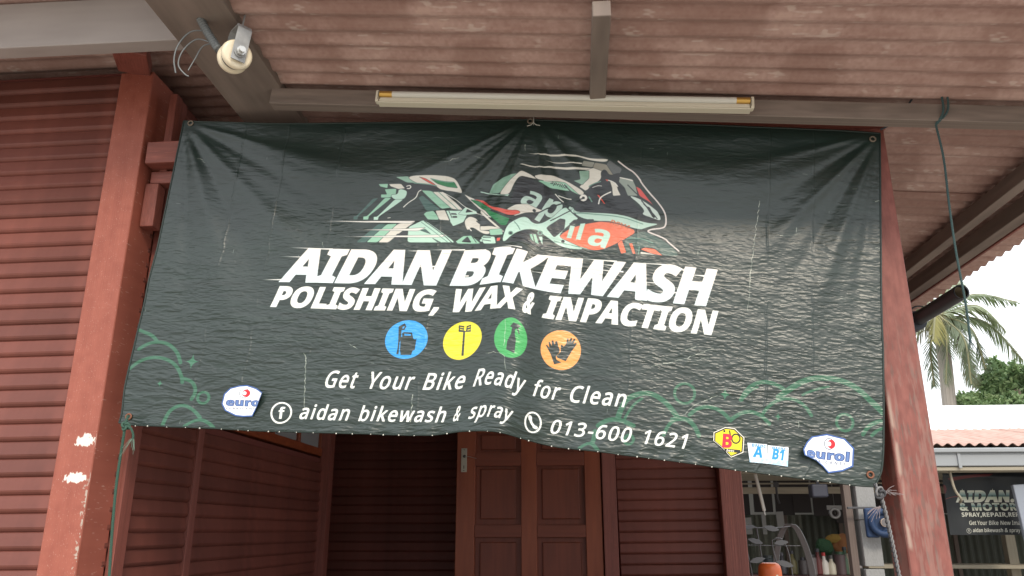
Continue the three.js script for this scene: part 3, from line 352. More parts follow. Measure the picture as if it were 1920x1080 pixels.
const vinyl = new THREE.MeshPhysicalMaterial({ map: bannerTex, bumpMap: bannerBump, bumpScale: 0.0075, roughness: 0.36, ior: 1.62, specularIntensity: 1, side: THREE.DoubleSide });
{
  const b = thing('vinyl_banner', 'large dark green bikewash banner with motorcycle print tied across the porch', 'banner', [0, 1.9, -2.38]);
  const nu = 300, nv = 150, pos = new Float32Array((nu + 1) * (nv + 1) * 3), uv = new Float32Array((nu + 1) * (nv + 1) * 2), idx = [];
  for (let j = 0; j <= nv; j++) for (let i = 0; i <= nu; i++) {
    const k = j * (nu + 1) + i, p = bannerAt(i / nu, j / nv); pos.set([p[0], p[1] - 1.9, p[2] + 2.38], k * 3); uv.set([i / nu, 1 - j / nv], k * 2);
    if (i < nu && j < nv) idx.push(k, k + nu + 1, k + 1, k + 1, k + nu + 1, k + nu + 2);
  }
  const g = new THREE.BufferGeometry(); g.setAttribute('position', new THREE.BufferAttribute(pos, 3)); g.setAttribute('uv', new THREE.BufferAttribute(uv, 2)); g.setIndex(idx); g.computeVertexNormals();
  mesh('sheet', g, vinyl, b);
  // welded hem along the four edges
  const hemMat = std('#1d2b26', 0.45), loc = (u, v, o) => { const p = bannerAt(u, v, o); return [p[0], p[1] - 1.9, p[2] + 2.38]; };
  for (const e of [0, 1, 2, 3]) { const pts = []; for (let k = 0; k <= 60; k++) { const t = k / 60; pts.push(e === 0 ? loc(t, 0, 0) : e === 1 ? loc(t, 1, 0) : e === 2 ? loc(0, t, 0) : loc(1, t, 0)); } mesh('hem', tube(pts, 0.003, 120, 6), hemMat, b); }
  // loose threads on the lower hem
  const threads = []; for (let k = 0; k < 44; k++) { const p = loc(0.02 + k * 0.022 + rr(-0.006, 0.006), 1, 0.003); threads.push(new THREE.SphereGeometry(rr(0.0014, 0.0026), 5, 4).translate(p[0], p[1] - 0.002, p[2])); }
  const th = mesh('hem_thread', mergeGeometries(threads), std([0.7, 0.68, 0.6], 0.9), b); th.userData.kind = 'stuff';
  // eyelets
  for (const [u, v] of [[0.012, 0.008], [0.012, 0.972], [0.988, 0.02], [0.986, 0.975], [0.498, 0.006]]) { const p = loc(u, v, 0.003); mesh('eyelet', new THREE.TorusGeometry(0.0085, 0.003, 8, 18), std(v > 0.5 ? [0.22, 0.09, 0.05] : [0.2, 0.16, 0.12], 0.6, { metalness: 0.3 }), b, p); }
  // stickers: own printed vinyl, one corner lifting
  const sticker = (q, draw, lift, name = 'sticker') => {
    let x0 = 1e9, x1 = -1e9, y0 = 1e9, y1 = -1e9; for (let i = 0; i < q.length; i += 2) { x0 = Math.min(x0, q[i]); x1 = Math.max(x1, q[i]); y0 = Math.min(y0, q[i + 1]); y1 = Math.max(y1, q[i + 1]); }
    const W = 512, H = Math.round(512 * (y1 - y0) / (x1 - x0)), t = canvasTex(W, H, (c) => draw(c, W, H, (q2 => { c.beginPath(); for (let i = 0; i < q2.length; i += 2) { const X = (q2[i] - x0) / (x1 - x0) * W, Y = (q2[i + 1] - y0) / (y1 - y0) * H; i ? c.lineTo(X, Y) : c.moveTo(X, Y); } c.closePath(); })));
    const cx = (x0 + x1) / 2, cy = (y0 + y1) / 2, n = q.length / 2, rings2 = 8, pp = [], uu = [], ii = [];
    const put = (x, y) => { const l = lift ? Math.max(0, ((x - cx) * lift[0] + (y - cy) * lift[1]) - lift[2]) : 0, p = loc(cl(x / 2048), cl(y / 1024), 0.0035 + l * lift?.[3] || 0.0035); pp.push(...p); uu.push((x - x0) / (x1 - x0), 1 - (y - y0) / (y1 - y0)); };
    put(cx, cy); for (let r = 1; r <= rings2; r++) for (let i = 0; i < n; i++) put(mix(cx, q[2 * i], r / rings2), mix(cy, q[2 * i + 1], r / rings2));
    for (let i = 0; i < n; i++) { const j = (i + 1) % n; ii.push(0, 1 + j, 1 + i); for (let r = 1; r < rings2; r++) { const a = 1 + (r - 1) * n, d = 1 + r * n; ii.push(a + i, a + j, d + i, a + j, d + j, d + i); } }
    const g = new THREE.BufferGeometry(); g.setAttribute('position', new THREE.Float32BufferAttribute(pp, 3)); g.setAttribute('uv', new THREE.Float32BufferAttribute(uu, 2)); g.setIndex(ii); g.computeVertexNormals();
    return mesh(name, g, new THREE.MeshStandardMaterial({ map: t, roughness: 0.35, side: THREE.DoubleSide }), b);
  };
  const eurol = (q, cut) => (c, W, H, path) => {
    c.fillStyle = '#3e5f9e'; c.fillRect(0, 0, W, H); c.save(); c.translate(W * 0.5, H * 0.5); c.scale(0.94, 0.92); c.translate(-W * 0.5, -H * 0.5); path(q); c.fillStyle = '#f4f6fa'; c.fill(); c.restore();
    const ox = cut ? W * 0.10 : W * 0.07, s = cut ? 1.08 : 1, R = H * 0.14; c.strokeStyle = '#2d3950'; c.lineWidth = 6; c.beginPath(); c.arc(W * 0.52, H * 0.26, R, 0.6, 5.5); c.stroke();
    c.fillStyle = '#d2222e'; c.beginPath(); c.arc(W * 0.56, H * 0.26, R * 0.82, 0, 6.3); c.fill(); c.fillStyle = '#f4f6fa'; c.beginPath(); c.arc(W * 0.52, H * 0.26, R * 0.42, 0, 6.3); c.fill();
    c.font = 'bold 150px sans-serif'; c.save(); c.translate(ox, H * 0.66); c.scale(W * 0.86 * s / c.measureText('eurol').width, H * 0.0021); c.lineWidth = 14; c.strokeStyle = '#22386f'; c.lineJoin = 'round'; c.strokeText('eurol', 0, 0); c.fillStyle = '#5f7cb2'; c.fillText('eurol', 0, 0); c.restore();
    c.fillStyle = '#4d5870'; c.font = 'bold 34px sans-serif'; if (c.letterSpacing !== undefined) c.letterSpacing = '9px'; c.save(); c.translate(ox + 6, H * 0.77); c.scale(W * 0.8 / c.measureText('LUBRICANTS').width, 1); c.fillText('LUBRICANTS', 0, 0); c.restore();
  };
  sticker(stick.eurolA, eurol(stick.eurolA, true), [1, 0.1, 34, 0.0009]).userData.label = 'white oval eurol sticker with its edge curling';
  sticker(stick.eurolB, eurol(stick.eurolB, false), [-0.75, 0.65, 20, 0.0007]).userData.label = 'large white eurol sticker peeling off';
  sticker(stick.bees, (c, W, H, path) => {
    c.fillStyle = '#f2eedc'; c.fillRect(0, 0, W, H); c.save(); c.translate(W / 2, H / 2); c.scale(0.95, 0.95); c.translate(-W / 2, -H / 2); path(stick.bees); c.fillStyle = '#1b1a14'; c.fill(); c.restore(); c.save(); c.translate(W / 2, H / 2); c.scale(0.87, 0.87); c.translate(-W / 2, -H / 2); path(stick.bees); c.fillStyle = '#ecd81f'; c.fill(); c.restore();
    c.strokeStyle = '#1b1a14'; c.lineWidth = 22; c.beginPath(); c.moveTo(W * 0.5, H * 0.1); c.lineTo(W * 0.56, H * 0.38); c.stroke(); c.beginPath(); c.ellipse(W * 0.72, H * 0.36, W * 0.13, H * 0.15, 0, 0, 6.3); c.stroke();
    c.fillStyle = '#c8203c'; c.font = 'bold 290px sans-serif'; c.strokeStyle = '#c8203c'; c.lineWidth = 12; c.fillText('B', W * 0.26, H * 0.68); c.strokeText('B', W * 0.26, H * 0.68); c.fillStyle = '#1b1a14'; c.fillRect(W * 0.4, H * 0.72, W * 0.5, H * 0.1); c.fillStyle = '#efe9d0'; c.font = 'bold 56px sans-serif'; c.fillText('bees', W * 0.46, H * 0.81);
    c.fillStyle = '#1b1a14'; c.beginPath(); c.arc(W * 0.34, H * 0.14, 18, 0, 6.3); c.fill();
  }, [-0.6, 0.8, 26, 0.0007]).userData.label = 'yellow hexagonal bees sticker with red letter B';
  for (const [q, t] of [[stick.lic_A, 'A'], [stick.lic_B, 'B1']]) sticker(q, (c, W, H) => {
    c.fillStyle = '#eaf2f6'; c.fillRect(0, 0, W, H); for (let k = 0; k < 60; k++) { c.fillStyle = 'rgba(150,200,228,0.22)'; c.beginPath(); c.arc(rr(0, W), H * rr(0.72, 1), rr(12, 46), 0, 6.3); c.fill(); }
    c.fillStyle = '#2f84b4'; c.font = 'bold 92px sans-serif'; c.save(); c.translate(W * 0.18, H * 0.2); c.scale(W * 0.64 / c.measureText('BMBC').width, 0.9); c.fillText('BMBC', 0, 0); c.restore();
    c.fillStyle = '#2b95d3'; c.font = 'bold 300px sans-serif'; const w = c.measureText(t).width; c.lineWidth = 14; c.strokeStyle = '#2b95d3'; c.save(); c.translate(W * 0.5, H * 0.7); c.scale(t.length > 1 ? 0.8 : 0.95, 0.95); c.fillText(t, -w / 2, 0); c.strokeText(t, -w / 2, 0); c.restore();
  }, [0.3, 0.9, 40, 0.0005]).userData.label = 'small pale blue sticker reading ' + t;
}
// ropes and ties
const fray = (o, n, L, r, dir) => mergeGeometries(Array.from({ length: n }, () => { const a = rr(0, 6.28), d = [dir[0] + Math.cos(a) * 0.5, dir[1] + rr(-0.5, 0.4), dir[2] + Math.sin(a) * 0.5], l = L * rr(0.5, 1.1); return tube([o, [o[0] + d[0] * l * 0.5, o[1] + d[1] * l * 0.5 + 0.004, o[2] + d[2] * l * 0.5], [o[0] + d[0] * l, o[1] + d[1] * l, o[2] + d[2] * l]], r, 6, 4); }));
{
  const green = std([0.04, 0.095, 0.068], 0.85), t = thing('green_rope', 'thin green rope knotted to the lower banner eyelet beside the clapboard wall', 'rope', [-1.39, 1.0, -2.36]);
  mesh('cord', ropeGeo([[0.0, 0.945, 0.012], [-0.001, 0.92, 0.016], [-0.006, 0.86, 0.01], [-0.010, 0.74, 0.004], [-0.004, 0.6, 0.0], [0.006, 0.45, -0.005], [0.02, 0.2, -0.01], [0.03, 0, -0.02]], 0.0042, 0.02), green, t);
  mesh('knot', new THREE.TorusKnotGeometry(0.0085, 0.0042, 60, 6, 2, 3), green, t, [0, 0.912, 0.016]);
  mesh('cord', ropeGeo([[0.0, 0.915, 0.018], [0.02, 0.905, 0.022], [0.03, 0.885, 0.02], [0.032, 0.872, 0.02]], 0.0036, 0.02), green, t);
  mesh('frayed_end', fray([0.032, 0.874, 0.02], 16, 0.04, 0.0005, [-0.25, -1, 0]), std([0.18, 0.28, 0.22], 0.9), t);
}
{
  const blk = std([0.055, 0.055, 0.06], 0.7), gry = std([0.2, 0.195, 0.195], 0.8), t = thing('grey_rope', 'frayed black and grey twisted rope knotted at banner corner by the weathered post', 'rope', [0.85, 1.0, -2.34]);
  const path = [[-0.008, 0.727, 0.0], [0.0, 0.70, 0.008], [0.006, 0.665, 0.006], [0.014, 0.60, 0.002], [0.024, 0.5, -0.004], [0.034, 0.36, -0.01], [0.05, 0, -0.02]];
  mesh('cord', ropeGeo(path, 0.0055, 0.026, 2), blk, t); mesh('cord', ropeGeo(path.map(([x, y, z], i) => [x + 0.0015, y, z + 0.0025]), 0.0042, 0.026, 2), gry, t);
  mesh('knot', new THREE.TorusKnotGeometry(0.009, 0.0042, 70, 6, 2, 3), blk, t, [0.0, 0.70, 0.01]); mesh('loop', new THREE.TorusGeometry(0.012, 0.003, 7, 22), gry, t, [-0.002, 0.706, 0.014], [0.4, 0.5, 0]);
  mesh('frayed_end', fray([0.012, 0.70, 0.012], 12, 0.035, 0.0006, [1, 0.2, 0.2]), std([0.3, 0.26, 0.26], 0.9), t); mesh('frayed_end', fray([-0.004, 0.665, 0.012], 12, 0.04, 0.0006, [-0.8, -0.6, 0.2]), std([0.3, 0.24, 0.24], 0.9), t);
}
{
  const blue = std([0.045, 0.085, 0.085], 0.8), t = thing('hanging_rope', 'dark blue green cord looped over the rafter and hanging beside the weathered post', 'rope', [1.15, 2.1, -2.3]);
  mesh('cord', ropeGeo([[-0.002, 0.71, 0.03], [0.004, 0.6, 0.028], [0.0, 0.45, 0.02], [-0.001, 0.3, 0.012], [0.003, 0.12, 0.005], [0, 0.02, 0]], 0.0034, 0.018), blue, t);
  mesh('loop', mergeGeometries([ropeGeo([[-0.002, 0.71, 0.03], [0.03, 0.745, 0.048], [0.038, 0.80, 0.05], [0.038, 0.835, 0.045]], 0.0034, 0.02), ropeGeo([[-0.002, 0.712, 0.03], [0.016, 0.74, 0.048], [0.021, 0.80, 0.05], [0.022, 0.837, 0.045]], 0.0034, 0.02)]), blue, t);
  mesh('frayed_end', fray([0, 0.025, 0], 12, 0.03, 0.0006, [0.1, -1, 0]), blue, t);
}
{
  const t = thing('tie_wire', 'short pale wire tie holding the banner top at its middle', 'wire', [-0.12, 2.93, -2.36]);
  mesh('wire', mergeGeometries([tube([[0, 0, 0.012], [0.001, 0.02, 0.014], [0, 0.06, 0.03]], 0.0012, 12, 5), tube([[-0.022, -0.002, 0.01], [-0.008, 0.0, 0.014], [0, 0.008, 0.014], [0.008, 0, 0.014], [0.022, -0.002, 0.01]], 0.0014, 16, 5)]), std([0.5, 0.48, 0.42], 0.6), t, [0.008, -0.022, 0.0]);
  const c = thing('corner_cord', 'thin dark cord from the upper banner corner up to the rafter end', 'rope', [1.02, 2.85, -2.37]);
  mesh('cord', ropeGeo([[0, 0.0, 0.006], [0.03, 0.012, 0.02], [0.06, 0.04, 0.04], [0.085, 0.075, 0.13]], 0.003, 0.016), std([0.05, 0.06, 0.07], 0.8), c);
}
// ---------- fluorescent lamp ----------
{
  const L = 1.21, t = thing('fluorescent_lamp', 'cream fluorescent batten lamp with brass capped tube mounted on the rafter', 'lamp', [-0.018, 2.916, -2.215]); t.rotation.z = -0.0675; t.scale.set(1, 0.72, 0.72);
  const prof = new THREE.Shape([[-0.028, -0.026], [0.006, -0.026], [0.012, -0.022], [0.012, -0.014], [0.006, -0.010], [0.006, -0.004], [-0.028, -0.004]].map((q) => new THREE.Vector2(...q)));
  const bg = new THREE.ExtrudeGeometry(prof, { depth: L - 0.03, bevelEnabled: true, bevelSize: 0.0015, bevelThickness: 0.001, bevelSegments: 1 }); bg.rotateY(-Math.PI / 2); bg.translate(L / 2 - 0.015, 0, 0);
  mesh('batten', bg, cream, t);
  mesh('tube', new THREE.CylinderGeometry(0.0155, 0.0155, L - 0.11, 28).rotateZ(Math.PI / 2), std([0.62, 0.60, 0.53], 0.35), t, [0, 0.014, 0.004]);
  for (const s of [-1, 1]) {
    mesh('tube_cap', new THREE.CylinderGeometry(0.0158, 0.0158, 0.042, 28).rotateZ(Math.PI / 2), brass, t, [s * (L / 2 - 0.034), 0.014, 0.004]);
    const h = mesh('lampholder', bx(0.011, 0.058, 0.034, 0.005), cream, t, [s * (L / 2 - 0.006), 0.002, 0.0]);
    mesh('seam', bx(0.0025, 0.04, 0.004, 0.001), std([0.25, 0.22, 0.17], 0.7), h, [-s * 0.004, 0.002, 0.0165]);
  }
  mesh('batten_lip', bx(L - 0.02, 0.005, 0.044, 0.002), cream, t, [0, -0.029, -0.006]);
}
// ---------- spool insulator ----------
{
  const t = thing('spool_insulator', 'cream porcelain spool insulator in a galvanised bracket under the dark beam', 'insulator', [-0.965, 2.925, -1.91]);
  t.rotation.set(-0.1, -0.8, -0.2);
  const strip = (pts, w) => { const s = new THREE.Shape(); pts.forEach(([x, y], i) => i ? s.lineTo(x, y) : s.moveTo(x, y)); for (let i = pts.length - 1; i >= 0; i--) s.lineTo(pts[i][0] * 0.93, pts[i][1] - (Math.abs(pts[i][0]) < 0.034 || pts[i][1] > 0.08 ? 0.004 : 0)); return new THREE.ExtrudeGeometry(s, { depth: w, bevelEnabled: true, bevelSize: 0.0006, bevelThickness: 0.0006, bevelSegments: 1 }).translate(0, 0, -w / 2); };
  mesh('bracket', strip([[-0.042, -0.026], [-0.042, 0.076], [-0.03, 0.09], [0.03, 0.09], [0.042, 0.076], [0.042, -0.026]], 0.04), galv, t);
  const lathe = new THREE.LatheGeometry([[0.008, -0.03], [0.036, -0.03], [0.043, -0.026], [0.045, -0.016], [0.041, -0.009], [0.032, -0.004], [0.03, 0], [0.032, 0.004], [0.041, 0.009], [0.045, 0.016], [0.043, 0.026], [0.036, 0.03], [0.008, 0.03]].map((q) => new THREE.Vector2(...q)), 40).rotateZ(Math.PI / 2);
  mesh('spool', lathe, std([0.78, 0.68, 0.50], 0.28), t);
  mesh('bolt', mergeGeometries([new THREE.CylinderGeometry(0.0065, 0.0065, 0.13, 12).rotateZ(Math.PI / 2), new THREE.CylinderGeometry(0.014, 0.014, 0.011, 6).rotateZ(Math.PI / 2).translate(0.053, 0, 0), new THREE.CylinderGeometry(0.0085, 0.0085, 0.012, 16).rotateZ(Math.PI / 2).translate(0.063, 0, 0)].map((g) => g.toNonIndexed())), steel, t);
  mesh('washer', new THREE.CylinderGeometry(0.017, 0.017, 0.003, 22).rotateZ(Math.PI / 2), galv, t, [0.0455, 0, 0]);
  mesh('tail_strap', bx(0.012, 0.09, 0.004), galv, t, [0.0, 0.13, 0.0]);
  mesh('binding_wire', new THREE.TorusGeometry(0.034, 0.005, 8, 30).rotateY(Math.PI / 2), wire, t);
}
{
  const t = thing('service_cable', 'twisted black service cable with loose wire loops leading to the insulator', 'cable', [-1.0, 2.93, -1.9]);
  const gw = std([0.17, 0.18, 0.18], 0.5, { metalness: 0.3 });
  mesh('cable', ropeGeo([[0.0, 0.0, 0.0], [-0.022, 0.03, 0.004], [-0.05, 0.075, 0.012], [-0.08, 0.135, 0.03], [-0.13, 0.25, 0.09], [-0.2, 0.42, 0.2]], 0.010, 0.03, 2), wire, t);
  mesh('binding', ropeGeo([[-0.012, 0.016, 0.002], [-0.05, 0.075, 0.012], [-0.078, 0.13, 0.028]], 0.0125, 0.008, 1), gw, t);
  mesh('wire_loop', tube([[-0.03, 0.035, 0.006], [-0.07, 0.04, 0.02], [-0.105, 0.0, 0.025], [-0.115, -0.045, 0.02], [-0.09, -0.075, 0.012], [-0.085, -0.076, 0.01]], 0.0022, 40, 6), gw, t);
  mesh('wire_loop', tube([[-0.05, 0.075, 0.01], [-0.085, 0.06, 0.03], [-0.115, 0.015, 0.035], [-0.125, -0.03, 0.03], [-0.12, -0.07, 0.02]], 0.0022, 40, 6), gw, t);
  mesh('wire_loop', tube([[-0.03, 0.035, 0.004], [-0.06, 0.03, 0.0], [-0.08, -0.01, -0.002], [-0.095, -0.05, 0.0]], 0.0018, 30, 6), gw, t);
  mesh('wire_loop', tube([[-0.078, 0.13, 0.03], [-0.075, 0.16, 0.04], [-0.095, 0.17, 0.04], [-0.115, 0.15, 0.035], [-0.108, 0.135, 0.03]], 0.0016, 30, 6), gw, t);
}
// ---------- eave pipe ----------
{
  const t = thing('drain_pipe', 'black plastic pipe slung under the eave with its open end facing the yard', 'pipe', [1.80, 2.655, -3.6]);
  const o = 0.036, i = 0.030, L = 0.95, g = new THREE.LatheGeometry([[i, 0], [o, 0], [o, L], [i, L], [i, 0]].map((q) => new THREE.Vector2(...q)), 36).rotateX(-Math.PI / 2);
  mesh('pipe', g, std([0.035, 0.035, 0.04], 0.45), t); mesh('liner', new THREE.CylinderGeometry(i - 0.001, i - 0.001, 0.5, 30, 1, true).rotateX(Math.PI / 2).translate(0, 0, -0.27), std([0.45, 0.38, 0.27], 0.6, { side: THREE.DoubleSide }), t);
  mesh('hanger', new THREE.TorusGeometry(0.06, 0.004, 6, 24, Math.PI), darkMetal, t, [0, 0.0, -0.45]); mesh('sleeve', new THREE.CylinderGeometry(0.05, 0.055, 0.5, 24, 1).rotateX(Math.PI / 2), std([0.04, 0.045, 0.06], 0.6), t, [-0.01, -0.01, -0.72]);
}
// ---------- neighbouring workshop ----------
const sheetRed = new THREE.MeshStandardMaterial({ map: texOf(256, 256, (u, v) => lerp3([0.30, 0.165, 0.125], [0.48, 0.33, 0.275], cl(streak(u, v, 24, 5) * 0.7 + fbm(u, v, 9) * 0.4))), roughness: 0.8 });
const paleWood = new THREE.MeshStandardMaterial({ map: texOf(256, 256, (u, v) => lerp3([0.27, 0.24, 0.18], [0.40, 0.36, 0.28], cl(streak(u, v, 20, 4)))), roughness: 0.85 });
const blockMat = new THREE.MeshStandardMaterial({ map: texOf(256, 256, (u, v) => { const k = mix(0.20, 0.31, fbm(u, v, 14) * 0.7 + fbm(u, v, 80, 2) * 0.3); return [k, k, k * 0.98]; }, [2, 2]), roughness: 0.9 });
const alu = std([0.27, 0.285, 0.295], 0.5);
{
  const w = thing('workshop', 'open fronted workshop with grey gutter and faded red corrugated roof', 'building');
  const roof = new THREE.Group(); roof.name = 'roof'; w.add(roof);
  // ribs run up the slope here: local x across, length up and back
  const g = sheetGeo(1.75, 8, 0.1, 0.014, 0.004), a = Math.atan(0.2);
  for (let k = 0; k < 8; k++) { const m = mesh('roof_sheet', g, sheetRed, roof, [0.9 + k * 0.8, 2.392 + (k % 2) * 0.004, -7.96]); m.rotation.order = 'YXZ'; m.rotation.set(0, 0, 0); m.scale.z = 1; m.rotation.set(a, 0, 0); m.geometry = g; m.scale.set(1, 1, -1); m.rotation.x = a; }
  const gut = span('gutter', [0.9, 2.195, -8.02], [7.4, 2.335, -7.98], alu, w, 0.01);
  mesh('gutter_lip', bx(6.5, 0.045, 0.07, 0.012), alu, gut, [0, 0.078, 0.022]);
  mesh('gutter_groove', bx(6.5, 0.008, 0.05, 0.003), std([0.3, 0.32, 0.33], 0.5), gut, [0, 0.048, 0.004]);
  for (let k = 0; k < 5; k++) mesh('gutter_bracket', bx(0.03, 0.18, 0.015, 0.004), alu, gut, [-2.95 + 0.13 + k * 1.27 - 0.18, 0.0, 0.027]);
  span('soffit', [0.9, 2.155, -8.3], [7.4, 2.19, -8.0], paleWood, w);
  for (const [z, y0, y1] of [[-9.0, 2.09, 2.105], [-9.02, 1.99, 2.06], [-10.2, 2.2, 2.3]]) span('beam', [0.95, y0, z - 0.05], [7.3, y1, z], paleWood, w);
  for (let k = 0; k < 7; k++) bar('rafter', [1.3 + k * 0.9, 2.29, -8.2], [1.3 + k * 0.9, 2.66, -9.9], 0.05, 0.08, oldTimber, w);
  for (const [x, m] of [[4.66, paleWood], [0.98, paleWood], [7.2, paleWood]]) span('post', [x, 0, -9.42], [x + 0.1, 2.2, -9.32], m, w);
  span('post', [2.60, 0, -8.16], [2.665, 2.16, -8.06], darkTimber, w);
  const col = new THREE.Group(); col.name = 'column'; w.add(col);
  for (let k = 0; k < 5; k++) mesh('block', bx(0.172, 0.415, 0.18, 0.006), blockMat, col, [2.79 + 0.004 * (k % 2), 0.21 + k * 0.42 + (k > 2 ? 0.02 : 0), -8.12]);
  mesh('pipe', tube([[3.65, 2.16, -8.12], [3.655, 2.08, -8.12], [3.675, 1.98, -8.13], [3.73, 1.90, -8.16], [3.78, 1.87, -8.3]], 0.013, 24, 8), paleWood, w);
  const sill = span('counter', [1.0, 1.10, -9.6], [3.05, 1.145, -9.1], std([0.075, 0.03, 0.03], 0.6), w); sill.userData.label = 'dark red counter board';
  span('counter', [3.1, 1.22, -9.5], [7.2, 1.26, -9.1], paleWood, w);
  // rear wall of worn translucent corrugated sheets and planks
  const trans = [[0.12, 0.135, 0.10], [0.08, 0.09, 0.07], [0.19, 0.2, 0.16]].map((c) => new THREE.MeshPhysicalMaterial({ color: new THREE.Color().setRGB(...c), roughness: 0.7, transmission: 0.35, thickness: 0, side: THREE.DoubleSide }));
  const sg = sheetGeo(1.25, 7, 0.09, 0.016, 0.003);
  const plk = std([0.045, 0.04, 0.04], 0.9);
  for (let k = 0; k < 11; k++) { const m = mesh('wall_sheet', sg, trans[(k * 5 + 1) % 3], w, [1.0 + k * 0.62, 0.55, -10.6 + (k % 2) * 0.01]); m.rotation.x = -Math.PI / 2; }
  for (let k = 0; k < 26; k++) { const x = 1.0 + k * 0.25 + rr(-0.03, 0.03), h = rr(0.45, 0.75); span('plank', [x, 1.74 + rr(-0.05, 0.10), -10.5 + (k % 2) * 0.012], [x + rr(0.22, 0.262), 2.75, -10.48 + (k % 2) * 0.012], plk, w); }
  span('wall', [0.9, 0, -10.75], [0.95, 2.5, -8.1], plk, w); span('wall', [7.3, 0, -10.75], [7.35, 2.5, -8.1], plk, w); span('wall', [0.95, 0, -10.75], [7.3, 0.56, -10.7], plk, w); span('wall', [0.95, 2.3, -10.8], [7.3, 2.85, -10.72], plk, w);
  for (let k = 0; k < 9; k++) span('wall_batten', [1.25 + k * 0.68, 0.6, -10.56], [1.30 + k * 0.68, 1.9, -10.53], darkTimber, w);
}
{
  const s = thing('white_shed', 'shed with blazing white metal roof behind the workshop', 'building');
  const wm = new THREE.MeshStandardMaterial({ color: new THREE.Color().setRGB(0.8, 0.8, 0.79), roughness: 0.5 }), roof = new THREE.Group(); roof.name = 'roof'; s.add(roof);
  const g = sheetGeo(2.95, 8, 0.1, 0.012, 0.004), a = Math.atan(0.25);
  for (let k = 0; k < 9; k++) { const m = mesh('roof_sheet', g, wm, roof, [1.2 + k * 0.8, 2.715 + (k % 2) * 0.004, -9.72]); m.scale.set(1, 1, -1); m.rotation.x = a; }
  span('ridge_cap', [1.2, 3.425, -12.66], [8.4, 3.445, -12.5], wm, s);
  const scr = []; for (let k = 0; k < 72; k++) scr.push(new THREE.CylinderGeometry(0.014, 0.014, 0.02, 6).translate(1.25 + k * 0.1, 3.395, -12.42)); mesh('roof_screw', mergeGeometries(scr), std([0.35, 0.35, 0.36], 0.5), s).userData.kind = 'stuff';
  span('wall', [1.2, 0, -12.62], [8.4, 3.4, -12.58], std([0.4, 0.39, 0.36], 0.9), s);
}
// ---------- things in and before the workshop ----------
{
  const t = canvasTex(1024, 700, (c) => {
    c.fillStyle = '#171c20'; c.fillRect(0, 0, 1024, 700); c.fillStyle = '#5b2022'; c.beginPath(); c.moveTo(60, 60); c.quadraticCurveTo(300, 20, 620, 40); c.lineTo(560, 66); c.quadraticCurveTo(300, 60, 110, 95); c.fill(); c.beginPath(); c.ellipse(-10, 190, 40, 60, 0.3, 0, 6.3); c.fill();
    c.strokeStyle = '#8c3a30'; c.lineWidth = 5; c.beginPath(); c.moveTo(0, 300); c.quadraticCurveTo(130, 250, 230, 290); c.stroke();
    const put = (s, x, y, w, h, col, sk, bold, fat) => { c.save(); c.font = (bold ? 'bold ' : '') + '100px sans-serif'; const m = c.measureText(s).width; c.translate(x, y); c.transform(1, 0, -sk, 1, 0, 0); c.scale(w / m, h / 71); c.fillStyle = c.strokeStyle = col; c.lineWidth = fat; c.fillText(s, 0, 0); c.strokeText(s, 0, 0); c.restore(); };
    const gr = (y0, y1) => { const g = c.createLinearGradient(0, -71, 0, 0); g.addColorStop(0, '#c9cbb9'); g.addColorStop(0.35, '#7b9490'); g.addColorStop(0.5, '#3e605c'); g.addColorStop(0.56, '#b9bfa8'); g.addColorStop(1, '#d6d6c6'); return g; };
    put('AIDAN.', 130, 330, 700, 122, gr(), 0.25, true, 8); put('& MOTOR', 150, 428, 690, 80, gr(), 0, true, 4); put('SPRAY,REPAIR,REP', 160, 497, 690, 46, '#cfcfc2', 0, true, 2); put('Get Your Bike New Imag', 232, 588, 640, 44, '#c4c4b8', 0.12, false, 3); put('aidan bikewash & spray', 262, 668, 560, 40, '#c4c4b8', 0.15, false, 3);
    c.strokeStyle = '#c4c4b8'; c.lineWidth = 4; c.beginPath(); c.arc(218, 655, 26, 0, 6.3); c.stroke(); c.fillStyle = '#c4c4b8'; c.font = 'bold 40px sans-serif'; c.fillText('f', 210, 669);
  });
  const g = new THREE.PlaneGeometry(0.835, 0.607, 40, 30), p = g.attributes.position;
  for (let i = 0; i < p.count; i++) { const x = p.getX(i), y = p.getY(i); p.setZ(i, 0.012 * Math.sin(x * 14 + y * 5) + 0.02 * Math.exp(-(((y - 0.25 + x * 0.1) / 0.03) ** 2))); p.setY(i, y + (y > 0.2 ? 0.06 * (x + 0.3) : 0)); } g.computeVertexNormals();
  const b = mesh('black_banner', g, new THREE.MeshStandardMaterial({ map: t, roughness: 0.5, side: THREE.DoubleSide }), null, [4.17, 1.866, -8.55]);
  tag(b, 'black spray and repair banner hung inside the workshop', 'banner');
}
{
  const t = canvasTex(256, 128, (c) => { c.fillStyle = '#16171a'; c.fillRect(0, 0, 256, 128); c.strokeStyle = '#77776f'; c.lineWidth = 3; c.strokeRect(-8, 10, 256, 108); c.fillStyle = '#a9a99f'; c.font = 'bold 62px sans-serif'; c.fillText('Akke', 60, 86); });
  const m = mesh('name_board', bx(0.26, 0.1, 0.012), new THREE.MeshStandardMaterial({ map: t, roughness: 0.6 }), null, [3.70, 1.47, -9.0]); tag(m, 'small black board with pale lettering on the workshop counter', 'sign');
}
{
  const t = thing('pale_locker', 'pale blue grey metal panel standing at the edge of the black banner', 'panel', [4.44, 0, -8.2]);
  const blue = std([0.30, 0.35, 0.43], 0.5); mesh('upper_panel', bx(0.36, 0.6, 0.05, 0.01), std([0.24, 0.265, 0.31], 0.5), t, [0, 1.74, 0], [0, 0, 0.05]); mesh('lower_panel', bx(0.34, 1.42, 0.05, 0.01), blue, t, [0.06, 0.71, 0.0]); mesh('strap', bx(0.38, 0.03, 0.06), darkMetal, t, [0.02, 1.435, 0]);
}
